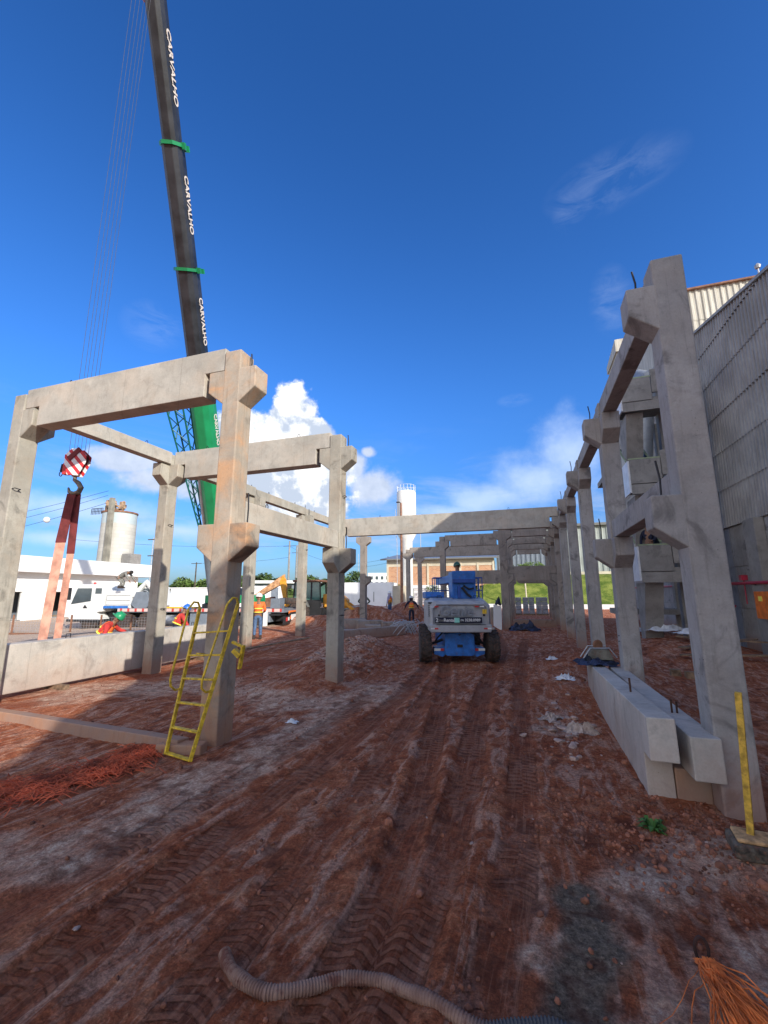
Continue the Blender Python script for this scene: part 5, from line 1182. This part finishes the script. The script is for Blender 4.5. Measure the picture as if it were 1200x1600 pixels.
MB().box(-1.35, -1.1, .26, 14, -.8, 4.5).build('side_wall', wv, wb); MB().box(-24, -1.4, 13.8, 14, -.8, 4.5).build('rear_wall', wv, wb); MB().box(-24, -1.4, .9, 13.8, 4.3, 4.45).build('roof', wv, wb)
MB().box(-24, -1.4, 3, 3.1, -.8, 4.2).build('inner_wall', M_['boxgrey'], wb)
MB().box(-15.5, -15.4, -.93, -.9, 3.6, 4.8).build('band_joint', M_['sheet'], wb)
for a, b2, c0, c1 in hol:
    f = MB().box(a, b2, .18, .24, c0, c0+.05).box(a, b2, .18, .24, c1-.05, c1).box(a, a+.05, .18, .24, c0, c1).box(b2-.05, b2, .18, .24, c0, c1).build('window', M_['sheet'], wb)
    MB().box(a-.06, b2+.06, -.05, .0, c0-.08, c0).build('sill', M_['conc_stair'], f)
# ---------------------------------------------------------------- silo pair
si = thing('silo', 'tall pale round concrete silo with rusty machinery on top, rising behind the white building', 'silo', (-51.2, 42.0, 0))
sm, nt, b = new_mat('silo concrete'); T = NT(nt); P = T.pos(); z = T.sep(P)[2]
br = T.n('ShaderNodeTexBrick'); br.inputs['Scale'].default_value = 1; br.inputs['Color1'].default_value = (.54, .52, .47, 1); br.inputs['Color2'].default_value = (.47, .45, .40, 1); br.inputs['Mortar'].default_value = (.42, .40, .36, 1)
br.inputs['Mortar Size'].default_value = .02; br.inputs['Brick Width'].default_value = 1.6; br.inputs['Row Height'].default_value = .45
cb = T.n('ShaderNodeCombineXYZ'); T.l(T.math('MULTIPLY', T.math('ADD', T.sep(P)[0], T.sep(P)[1]), .9), cb.inputs[0]); T.l(z, cb.inputs[1]); T.l(cb.outputs[0], br.inputs['Vector'])
c = T.mix(T.math('MULTIPLY', T.ramp(T.noise(P, .8, 6, .65, sc=(2, 2, .3)), .5, .8), .55), br.outputs[0], (.36, .34, .28))
c = T.mix(T.math('MULTIPLY', T.ramp(z, 10.7, 11.0), .85), c, (.42, .50, .52))
T.l(c, b.inputs['Base Color']); b.inputs['Roughness'].default_value = .85
MB().lathe([(2.08, -.5), (2.02, 12.2)], 32, Matrix.Translation((.75, 0, 0))).build('drum', sm, si, smooth=True)
MB().lathe([(1.3, -.5), (1.25, 11.7)], 28, Matrix.Translation((-1.0, .6, 0))).build('drum', sm, si, smooth=True)
MB().prism([(1.7, 0), (2.45, 0), (2.2, 13.9), (1.75, 13.9)], -2.6, -2.1, 'y').build('leg_casing', plain('dull olive casing', (.27, .25, .20), .8, 0, .2, 1), si)
MB().lathe([(1.6, 0), (2.1, .05), (2.1, .25), (1.6, .3)], 32, Matrix.Translation((.75, 0, 12.2))).build('top_ring', M_['bucket'], si)
m = MB(); r_ = random.Random(2)
for i in range(16):
    x, z = r_.uniform(-.5, 2.5), r_.uniform(12.4, 13.1+(.6 if i % 3 == 0 else 0)); s = r_.uniform(.1, .32)
    m.box(x-s, x+s*.7, -1-s, -1+s, z-s, z+s*.8, Matrix.Rotation(.0, 4, 'Z'))
m.box(-.4, .5, -1.3, -.5, 12.4, 14.0).box(-.5, .6, -1.35, -.45, 13.6, 13.7); m.tube([(.6, -1, 13.6), (2.4, -1, 12.5)], .12, 6)
m.build('head_machinery', plain('rusty beige machinery', (.40, .27, .17), .8, 0, .6, 1.5), si)
m = MB()
for i in range(9): m.tube([(-2.9+.25*i, -1.2, 12.2), (-2.9+.25*i, -1.2, 13.0)], .04, 5)
m.tube([(-2.9, -1.2, 13.0), (-.9, -1.2, 13.0)], .04, 5).tube([(-2.9, -1.2, 12.6), (-.9, -1.2, 12.6)], .03, 5); m.build('railing', M_['dark_rod'], si)
MB().box(3.0, 4.4, -1, .6, 5.6, 6.9).box(3.1, 4.2, -.8, .2, -.3, 5.0).build('annex', M_['conc_stair'], si)

# ---------------------------------------------------------------- white container cabins beyond the truck
t = thing('site_cabin', 'long white site cabin with an orange notice, seen over the truck deck', 'cabin', (-34.5, 44, 0), R(14))
MB().box(-7, 3.2, 0, 2.5, -.3, 2.55).build('cabin_wall', wv, t, bevel=.02); MB().box(-7.1, 3.3, -.1, 2.6, 2.55, 2.68).build('roof', M_['white_paint'], t)
MB().box(-.4, .9, -.03, 0, 1.0, 2.15).build('notice', plain('faded orange print', (.72, .34, .22), .8), t); MB().box(-1.05, -.95, -.02, .0, -.3, 2.5).build('post_strip', M_['sheet'], t)
t = thing('site_cabin', 'small white cabin with a grey door on the grass behind the spare tyre', 'cabin', (-30.2, 47, .35), R(20))
MB().box(-3.5, 1.2, 0, 2.4, -.6, 2.5).build('cabin_wall', wv, t, bevel=.02); MB().box(.0, .9, -.03, 0, -.4, 2.3).build('door', M_['boxgrey'], t)
t = thing('long_shed', 'long low white shed on the rise behind the backhoe arm', 'shed', (-50, 82, 1.4), R(25))
MB().box(-7, 8, 0, 5, 0, 2.6).build('shed_wall', M_['boxgrey'], t); MB().box(-7.4, 8.4, -.8, 5.4, 2.6, 3.2).build('roof', wv, t, bevel=.03)
for i in range(5): MB().box(-5.5+3*i, -4+3*i, -.03, .0, .6, 2.2).build('opening', M_['seam'], t)

# ---------------------------------------------------------------- brick hall, tank tower, white box house, apartments
bw = thing('brick_hall', 'long brick hall under a dark thin roof edge, seen through the far frames', 'building', (-11, 66, 0), R(3))
brm, nt, b = new_mat('red brick wall'); T = NT(nt); tc = T.n('ShaderNodeTexCoord')
sp = T.sep(tc.outputs['Object']); cb = T.n('ShaderNodeCombineXYZ'); T.l(sp[0], cb.inputs[0]); T.l(sp[2], cb.inputs[1])
br = T.n('ShaderNodeTexBrick'); T.l(cb.outputs[0], br.inputs['Vector']); br.inputs['Scale'].default_value = 1; br.inputs['Brick Width'].default_value = .4; br.inputs['Row Height'].default_value = .2; br.inputs['Mortar Size'].default_value = .025
br.inputs['Color1'].default_value = (.46, .20, .10, 1); br.inputs['Color2'].default_value = (.60, .30, .15, 1); br.inputs['Mortar'].default_value = (.50, .38, .28, 1)
T.l(T.mix(T.math('MULTIPLY', T.ramp(T.noise(T.pos(), 1.5, 5), .5, .7), .3), br.outputs[0], (.55, .40, .28)), b.inputs['Base Color']); b.inputs['Roughness'].default_value = .9
cream = plain('cream render', (.58, .52, .40), .85, 0, .08, 1)
MB().box(-10.0, 6.5, 0, 10, 3.0, 6.0).build('brick_wall', brm, bw); MB().box(-10.05, 6.55, -.05, 10, 6.0, 7.15).build('cream_band', cream, bw)
MB().prism([(-.9, 7.0), (10.5, 8.6), (10.5, 8.8), (-.9, 7.2)], -10.9, 7.2, 'x').build('roof', M_['helmet_grey'], bw)
for x in (-10.05, -3.6, 1.4, 4.0, 6.3): MB().box(x, x+.3, -.12, -.0, -.5, 6.98).build('pier', cream, bw)
MB().box(-5.6, 1.3, -.6, 3, -.5, 3.0).build('white_annex', wv, bw); MB().box(-5.9, 1.6, -.75, 3, 2.6, 3.1).build('annex_parapet', wv, bw)
m = MB()
for i in range(9): m.tube([(-5.5+.8*i, -1.2, -.4), (-5.5+.8*i, -1.2, 2.4)], .025, 4)
for z in (.2, .9, 1.6, 2.3): m.tube([(-5.5, -1.2, z), (1.0, -1.2, z)], .025, 4)
m.bar((-2.5, -1.4, .0), (2.2, -1.4, 2.4), .2, .1); m.build('scaffold', M_['steel'], bw)
tk = thing('tank_tower', 'white steel water tank tower with a railing round the top, behind the longest cross beam', 'tank tower', (-16.2, 60, 0))
wt = plain('white tank steel', (.72, .71, .67), .45, 0, .05, .8, dirt=.03)
MB().lathe([(.82, -.5), (.82, 9.3), (1.42, 10.4), (1.42, 16.55), (1.3, 16.75), (.01, 16.95)], 40).build('tank_shell', wt, tk, smooth=True)
m = MB()
for k in range(16): a = k*PI/8; m.tube([(1.35*math.cos(a), 1.35*math.sin(a), 16.6), (1.35*math.cos(a), 1.35*math.sin(a), 17.6)], .025, 4)
for z in (17.1, 17.6): m.tube([(1.35*math.cos(k*PI/12), 1.35*math.sin(k*PI/12), z) for k in range(24)], .025, 4, closed=True)
m.build('railing', M_['white_paint'], tk)
m = MB(); m.tube([(-1.2, -1.0, 0), (-1.2, -1.0, 9.2), (-1.45, -.8, 10.4), (-1.45, -.8, 14)], .05, 5); m.build('ladder_rail', M_['steel'], tk)
def flood(label, x, y, h, px=1, mat='bucket', arm=.9, r=.13):
    t = thing('light_pole', label, 'pole', (x, y, 0)); MB().tube([(0, 0, -.3), (0, 0, h)], [r, r*.6], 8).build('pole', M_[mat], t)
    MB().tube([(0, 0, h), (-arm*px, 0, h+.15)], .05, 5).box(-arm*px-.35, -arm*px+.1, -.15, .15, h+.08, h+.2).build('lamp_arm', M_['dark_rod'], t); return t
flood('rusty brown pole standing beside the tank tower shaft', -15.9, 56, 14.2, 1, 'bucket', .3, .22)
flood('thin lamp pole right of the tank tower, lamp head above the beam', -13.2, 56, 12.2, -1, 'steel', .5, .06)
wh = thing('white_box_house', 'plain white box building with a pale door behind the far column', 'building', (-20.5, 55, 0), R(8))
MB().box(-3.2, 3.4, 0, 5, -.5, 3.35).build('wall', wv, wh, bevel=.02); MB().box(-2.2, -.9, -.03, 0, -.3, 2.1).build('door', M_['white_paint'], wh); MB().box(.9, 1.0, -.04, 0, .8, 2.1).build('meter_strip', M_['sheet'], wh)
MB().box(3.4, 5.0, 1, 4, -.5, 2.9).build('side_bay', cream, wh)
ap = thing('apartment_block', 'distant white apartment block with rows of small dark windows', 'building', (-42, 125, 0), R(18))
MB().box(-4.0, 6.5, 0, 8, 0, 7.9).build('wall', wv, ap)
for j in range(3):
    for i in range(6): f = MB().box(-3.3+1.6*i, -2.5+1.6*i, -.04, .0, 5.9-1.7*j, 6.9-1.7*j).build('window', M_['glass'], ap)
# long corrugated shed on top of the bank at the right, retaining band
cg = thing('corrugated_shed', 'long grey-green corrugated shed on top of the grass bank, dark roof line', 'shed', (6, 76, 4.3))
gm = plain('grey green cladding', (.30, .33, .31), .7, 0, .1, .5)
MB().box(-9, 24, .1, 20, -1, 8.3).build('wall_core', gm, cg); cladding('cladding_course', gm, cg, lambda s, o, z: (s, 76-o, z+4.3), -3, 30, .4, lambda s: 8.3, .9, .12, .02)
MB().box(-9.4, 24.5, -.6, 20, 8.3, 8.7).build('roof', M_['helmet_grey'], cg); MB().box(-9.1, 24.2, -.5, -.15, -1, .9).build('plinth', cream, cg)
gs = thing('grey_shed', 'grey slatted shed wall beside the brick hall, bushes in front of it', 'shed', (-1.0, 70, 2.6))
cladding('cladding_course', M_['boxgrey'], gs, lambda s, o, z: (s, 70-o, z), -4.3, 5, 4.5, lambda s: 9.0, .7, .1, .02); MB().box(-3.3, 6, .1, 6, 0, 6.3).build('wall_core', M_['boxgrey'], gs)
MB().prism([(-3.4, 0), (6, 0), (6, 3.0), (-3.4, 2.2)], -.6, -.2, 'y').build('brick_plinth', brm, gs)
t = thing('white_fence', 'low white painted kerb wall at the foot of the grass bank', 'wall', (4, 57.2, 0)); MB().box(-13, 18, -.15, .15, -.2, .55).build('kerb_wall', wv, t)
t = thing('marker_pole', 'yellow-white pole standing on the grass bank', 'pole', (-.1, 59, 0)); MB().tube([(0, 0, 0), (-.1, 0, 4.2)], .1, 6).build('pole', cream, t)
# stacks of grey crates (pallets of blocks) beyond the frames
bs = plain('grey block stack', (.28, .30, .34), .8, 0, .15, 3)
lbs = ['left', 'middle', 'right']
for i in range(3):
    t = thing('block_stack', lbs[i]+'most of the three grey block stacks seen through the far doorway-like frame' if i != 1 else 'middle one of the three grey block stacks seen through the far frame', 'block stack', (-1.05+1.12*i, 41, 0))
    for j in range(4):
        for k in range(2): MB().box(-.50+.5*k, -.03+.5*k, 0, 1, .12+.36*j, .45+.36*j).build('block', bs, t, bevel=.02)
    MB().box(-.5, .5, 0, 1, -.05, .1).build('pallet', M_['timber'], t)
t = thing('low_wall', 'low grey concrete kerb across the foot of the far frame', 'wall', (.2, 27.5, 0)); MB().box(-1.1, 1.3, -.1, .1, -.3, .42).build('wall_body', cf, t, bevel=.02)
crumple('tarpaulin', 'dark blue heap of sheeting at the foot of the inner column', 'tarpaulin', (-.25, 24.6), .75, .5, .38, M_['bluecloth'], 31)
t = thing('white_slab', 'white slab leaning against the bulky inner column', 'slab', (-1.62, 24.7, 0), .3); MB().prism([(-.22, .2), (.2, -.05), (.24, 1.25), (-.18, 1.35)], -.05, .04, 'y').build('slab_body', wv, t)
crumple('dark_sack', 'black sack sitting on top of the leaning white slab', 'sack', (-1.55, 24.75, 1.25), .16, .12, .45, M_['bluecloth'], 32)
tag(MB().box(-.3, .3, -.25, .25, 0, 1.1).build('concrete_block', cf, bevel=.03), 'tall grey concrete block left of the leaning slab, partly hidden by the lift', 'block').location = (-1.9, 27.5, 0)
tag(MB().box(-.2, .2, -.2, .2, 0, .35).build('concrete_block', M_['conc_new'], bevel=.03), 'small pale concrete block on the earth right behind the boom lift', 'block').location = (-1.75, 21.5, 0)

# grey precast footing blocks beyond the dirt heap
FB = [((-8.9, 21.6), (1.5, .55, .55), .5, 'large grey footing block at the left end of the block pile', 1), ((-7.75, 21.2), (1.3, .6, .6), .55, 'grey footing block with a round hole, second from the left in the block pile', 1),
      ((-7.0, 19.6), (.75, .65, .5), .35, 'short square footing block nearest in front of the block pile', 1), ((-6.35, 21.6), (1.7, .5, .55), .6, 'long grey footing block at the right end of the block pile', 1),
      ((-8.2, 18.4), (.5, .45, .38), .2, 'small grey block left of the dirt heap top', 0), ((-7.55, 17.9), (.6, .45, .40), .3, 'small grey block behind the dirt heap crest', 0)]
for (x, y), (a, b2, h), r0, lb, hole in FB:
    t = thing('footing_block', lb, 'block', (x, y, gz(x, y)), r0); MB().box(-a/2, a/2, -b2/2, b2/2, -.05, h).build('block_body', M_['conc_far'], t, bevel=.02)
    if hole: MB().lathe([(.14, -.01), (.13, .02)], 14, Matrix.Translation((a*.28, -b2/2-.004, h*.5)) @ Matrix.Rotation(PI/2, 4, 'X')).build('socket', M_['seam'], t)
t = thing('edge_beam', 'long low concrete edge beam behind the dirt heap', 'beam', (-6.9, 18.4, .02), R(62)); MB().box(-2.2, 2.4, -.16, .16, 0, .42).build('beam_body', M_['conc_far'], t, bevel=.02)
m = MB(); r_ = random.Random(12)
for i in range(26):
    x0, y0 = -6.0+r_.uniform(-.7, .5), 20.6+r_.uniform(-1, 1); z0 = gz(x0, y0)
    m.tube([(x0, y0, z0+.02), (x0+.3, y0+.2, z0+.35+r_.random()*.3), (x0+.7, y0+.4, z0+.5+r_.random()*.2), (x0+.95, y0+.55, z0+.05)], .014, 4, cap=False)
tag(m.build('wire_mesh', M_['steel']), 'loose bent wire mesh lying over the footing blocks', 'wire mesh')

# ---------------------------------------------------------------- workers
person('person in orange vest and dark trousers walking away left of the boom lift, white helmet', (-7.2, 27.6, .0), .25, dict(knL=(-.11, -.12, .50), anL=(-.12, -.38, .26), elR=(.36, .02, 1.22), waR=(.46, .15, 1.02), elL=(-.34, .05, 1.2), waL=(-.42, .2, 1.0)), 'navy', 'navy', 'orange_vest', 'white', 'navy')
person('person in orange vest with pale lilac neck cloth standing at the earth heap', (-9.3, 29.6, .3), 1.2, None, 'lilac', 'denim', 'orange_vest', 'white', 'lilac')
person('person in dark green shirt with hands on hips standing behind the footing blocks', (-10.6, 27.9, .25), .3, dict(elL=(-.40, -.05, 1.16), waL=(-.20, .08, 1.0), elR=(.40, -.05, 1.16), waR=(.20, .08, 1.0)), 'green_cloth', 'navy', None, 'grey')
person('person with white helmet, orange vest and jeans standing at the rear of the truck crane', (-10.25, 15.1, .2), .5, dict(waL=(-.20, .3, 1.05), waR=(.2, .3, 1.05)), 'orange_vest', 'denim', 'orange_vest', 'white')
bent = dict(pelvis=(0, -.15, .88), chest=(0, .22, 1.06), neck=(0, .40, 1.12), head=(0, .52, 1.16), shL=(-.19, .30, 1.10), elL=(-.42, .42, .92), waL=(-.62, .55, .82), shR=(.19, .30, 1.10), elR=(.36, .5, .9), waR=(.3, .72, .78),
            hiL=(-.10, -.15, .84), knL=(-.13, .05, .47), hiR=(.10, -.15, .84), knR=(.13, .05, .47))
person('person with green helmet and red sleeves bending over behind the low beam', (-10.9, 9.0, -.02), -1.0, dict(pelvis=(0, -.10, .86), chest=(0, .08, 1.12), neck=(0, .20, 1.24), head=(0, .28, 1.34), shL=(-.19, .12, 1.20), elL=(-.40, .22, 1.02), waL=(-.55, .4, .94), shR=(.19, .12, 1.20), elR=(.42, .16, 1.04), waR=(.68, .2, .94)), 'red_cloth', 'denim', 'orange_vest', 'green')
person('person with blue helmet and red sleeves leaning over behind the low beam, by the ladder', (-11.2, 11.9, 0), -.7, dict(pelvis=(0, -.05, .90), chest=(0, .08, 1.18), neck=(0, .16, 1.33), head=(0, .22, 1.44), shL=(-.19, .10, 1.27), elL=(-.28, .2, 1.02), waL=(-.2, .38, .90), shR=(.19, .10, 1.27), elR=(.42, .18, 1.08), waR=(.66, .25, .92)), 'red_cloth', 'navy', 'orange_vest', 'blue')
person('bare-headed person in grey clothes bending over the truck crane engine housing', (-22.05, 18.9, 2.28), -1.3, dict(bent, pelvis=(0, -.15, .62), chest=(0, .2, .85), neck=(0, .38, .88), head=(0, .5, .90), shL=(-.19, .28, .90), shR=(.19, .28, .90), elL=(-.3, .45, .65), elR=(.3, .5, .65), waL=(-.3, .6, .42), waR=(.3, .66, .42), hiL=(-.1, -.15, .60), hiR=(.1, -.15, .60), knL=(-.13, .12, .32), knR=(.13, .12, .32)), 'grey_cloth', 'grey_cloth', None, None)
person('person with white helmet looking out over the lowest stair landing', (4.55, 18.7, 2.87), 2.6, dict(elL=(-.32, .2, 1.1), waL=(-.2, .38, 1.0)), 'navy', 'navy', None, 'white')
person('person in black leaning over the side of the upper stair flight', (4.22, 20.6, 6.75), 2.2, dict(chest=(0, .12, 1.25), neck=(0, .25, 1.40), head=(0, .34, 1.48)), 'navy', 'navy', None, None)

# ---------------------------------------------------------------- utility poles, wires, ball
def upole(label, x, y, h, arms=((0, 2.2),), mat='conc_stair', r=.16):
    t = thing('utility_pole', label, 'pole', (x, y, 0)); MB().tube([(0, 0, -.5), (0, 0, h)], [r, r*.65], 8).build('pole', M_[mat], t)
    for dz, w in arms: MB().box(-w/2, w/2, -.06, .06, h-.3-dz, h-.18-dz).build('cross_arm', M_['bark'], t)
    return t
upole('lean lamp-topped pole above the long white cabin', -66, 74, 8.4, ((0, 2.6),), 'bark', .18)
upole('tall utility pole with cross arms behind the spare tyre', -54.5, 92, 14.5, ((1.0, 3.4),), 'conc_stair', .3)
upole('second tall pole right beside the one with cross arms', -53.0, 93, 13.5, ((1.6, 2.8),), 'conc_stair', .3)
upole('thin distant pole above the backhoe cab roof', -46, 104, 10.2, (), 'bark', .13)
upole('thin distant mast right of the backhoe cab roof', -43.5, 110, 12.5, (), 'steel', .10)
upole('distant pole left of the short-bracketed column', -28, 88, 9.6, (), 'bark', .2)
upole('slim lamp post at the right end of the white building parapet', -47.6, 45, 9.4, ((0, 1.8), (2.2, 1.4)), 'steel', .09)
wr = thing('overhead_wires', 'thin overhead wires crossing the sky behind the left columns', 'wires', (-70, 60, 12)); m = MB()
for (a, b2, sag) in (((-110, 42, 10.6), (-50.5, 40, 14.4), 1.2), ((-110, 42, 12.4), (-50.5, 40, 15.0), 1.2), ((-110, 42, 8.8), (-50.5, 40, 13.4), 1.2), ((-66, 74, 8.2), (-54.5, 92, 10.5), .4), ((-54.5, 92, 13.2), (-46, 104, 9.5), .7), ((-46, 104, 9.9), (-28, 88, 9.3), .6), ((-46, 104, 9.0), (-28, 88, 8.3), .6), ((-85, 60, 12.5), (-54.5, 92, 13.3), .8)):
    a = Vector(a); b2 = Vector(b2); m.tube([a+(b2-a)*k/12-Vector((0, 0, sag*4*(k/12)*(1-k/12))) for k in range(13)], .025, 4, cap=False)
m.build('wire', M_['dark_rod'], wr, world=True)
tag(MB().lathe([(.001, -.42), (.25, -.34), (.40, -.12), (.40, .12), (.25, .34), (.001, .42)], 16).build('marker_ball', M_['white_paint'], smooth=True), 'small pale marker ball hanging on the overhead wires at left', 'marker ball').location = (-61.4, 40.2, 11.85)

# wire fence in front of the white building
fe = thing('wire_fence', 'low wire mesh fence with rusty posts in front of the white building', 'fence', (-24, 15.5, 0), R(12))
for i in range(8): MB().bar((-4+1.6*i, 0, -.3), (-4+1.6*i, 0, .95), .06).build('post', M_['bucket'], fe)
m = MB()
for i in range(78): m.tube([(-4+.145*i, 0, .0), (-4+.145*i, 0, .85)], .004, 3, cap=False)
for k in range(7): m.tube([(-4, 0, .05+.13*k), (7.3, 0, .05+.13*k)], .004, 3, cap=False)
m.build('mesh', M_['steel'], fe); MB().bar((-5, -.2, .03), (2, -.3, .06), .10, .08).build('rail', M_['bucket'], fe)

# ---------------------------------------------------------------- trees and bushes
LF = {}
def leaf_cloud(seed, n, lobes, size):
    r_ = random.Random(seed); vs = []; fs = []
    for i in range(n):
        cx, cy, cz, rx, ry, rz = lobes[r_.randrange(len(lobes))]
        d = Vector((r_.gauss(0, 1), r_.gauss(0, 1), r_.gauss(0, 1))).normalized()*(r_.random()**.38)
        p = Vector((cx+d.x*rx, cy+d.y*ry, cz+d.z*rz)); s = size*r_.uniform(.5, 1.4)
        e = Euler((r_.uniform(-1, 1), r_.uniform(-1, 1), r_.uniform(0, 6.28))).to_matrix(); b0 = len(vs)
        for q in ((-s, -s*.5, 0), (s*.2, -s*.7, s*.2), (s, .1*s, 0), (s*.1, s*.7, s*.25)): vs.append(p+e @ Vector(q))
        fs.append((b0, b0+1, b0+2, b0+3))
    return vs, fs
def tree(label, x, y, h, w, seed, mat='leaf', z=0, cat='tree', group=None, n=1500, name='leafy_tree'):
    r_ = random.Random(seed); t = thing(name, label, cat, (x, y, z), r_.uniform(0, 6), group)
    if cat == 'tree':
        m = MB(); m.tube([(0, 0, -.5), (.1, 0, h*.3), (.0, .1, h*.65)], [w*.045, w*.035, w*.015], 7)
        for k in range(4):
            a = k*1.6+seed; m.tube([(0, 0, h*(.25+.07*k)), (math.cos(a)*w*.3, math.sin(a)*w*.3, h*(.55+.06*k))], [w*.02, w*.008], 5)
        m.build('trunk', M_['bark'], t)
    lob = [(r_.uniform(-.32, .32)*w, r_.uniform(-.3, .3)*w, h*r_.uniform(.45 if cat == 'tree' else .3, .80), w*r_.uniform(.13, .26), w*r_.uniform(.13, .25), h*r_.uniform(.10, .2)) for _ in range(11)]
    vs, fs = leaf_cloud(seed, n, lob, w*.035); MB().add(vs, fs).build('crown', M_[mat], t)
    return t
TR = [(-95, 88, 6.5, 12), (-88, 93, 6.0, 10), (-82, 90, 8.0, 12), (-77, 94, 8.8, 11), (-72, 92, 8.0, 10), (-66, 98, 7, 11), (-63, 90, 8.6, 11), (-58, 92, 9.6, 11), (-52.5, 96, 9.2, 10), (-49, 99, 8.0, 9)]
TR = [(x, y, h*.78, w) for x, y, h, w in TR]
TL = ['bushy tree at the far left over the white building roof', 'low round tree left of the lean pole', 'broad tree right behind the lean pole', 'taller tree over the long white cabin', 'tree at the right end of the long white cabin', 'tree seen just left of the orange-stained column', 'tree above the small white cabin', 'tallest dark tree behind the spare tyre', 'tree right behind the twin utility poles', 'small tree between the poles and the slim column']
for i, (x, y, h, w) in enumerate(TR): tree(TL[i], x, y, h, w, 40+i, 'leaf' if i % 2 else 'leaf_light', 0)
tree('dark round tree left of the white box house', -32.5, 78, 6.6, 6.5, 61, 'leaf', 0); tree('smaller tree beside the dark round one near the white box house', -35.5, 84, 6.0, 6, 62, 'leaf_light', 0)
for i in range(14):
    tree('row of distant scrub on the horizon between the left columns', -44+2.0*i+(i % 3), 150-(i % 4)*4, 5.2+(i % 3)*.8, 7, 80+i, 'leaf', 0, 'tree', 'distant scrub trees along the horizon', 500)
for i, (x, y) in enumerate([(-2.6, 66), (-.2, 67.5), (1.6, 68)]): tree(['bush at the left end of the grey slatted shed', 'bush in the middle below the grey slatted shed', 'bush at the right end below the grey slatted shed'][i], x, y, 2.4, 2.8, 100+i, 'leaf_light', 4.3+.0*i, 'bush', None, 500, 'bush')
for i, (x, y) in enumerate([(-18.5, 63.5), (-13.6, 64.2)]): tree(['yellowish bush between the tank shaft and the brown pole', 'yellowish bush right of the tank shaft'][i], x, y, 3.6, 3.0, 110+i, 'leaf_light', 0, 'bush', None, 600, 'bush')
hg = thing('hedge', 'scrubby hedge line in front of the long low white shed', 'hedge', (-46, 76, 1.2), R(25)); vs, fs = leaf_cloud(5, 2600, [(i*1.4-9, 0, .8, 1.3, .8, .8) for i in range(14)], .28); MB().add(vs, fs).build('foliage', M_['leaf_light'], hg)
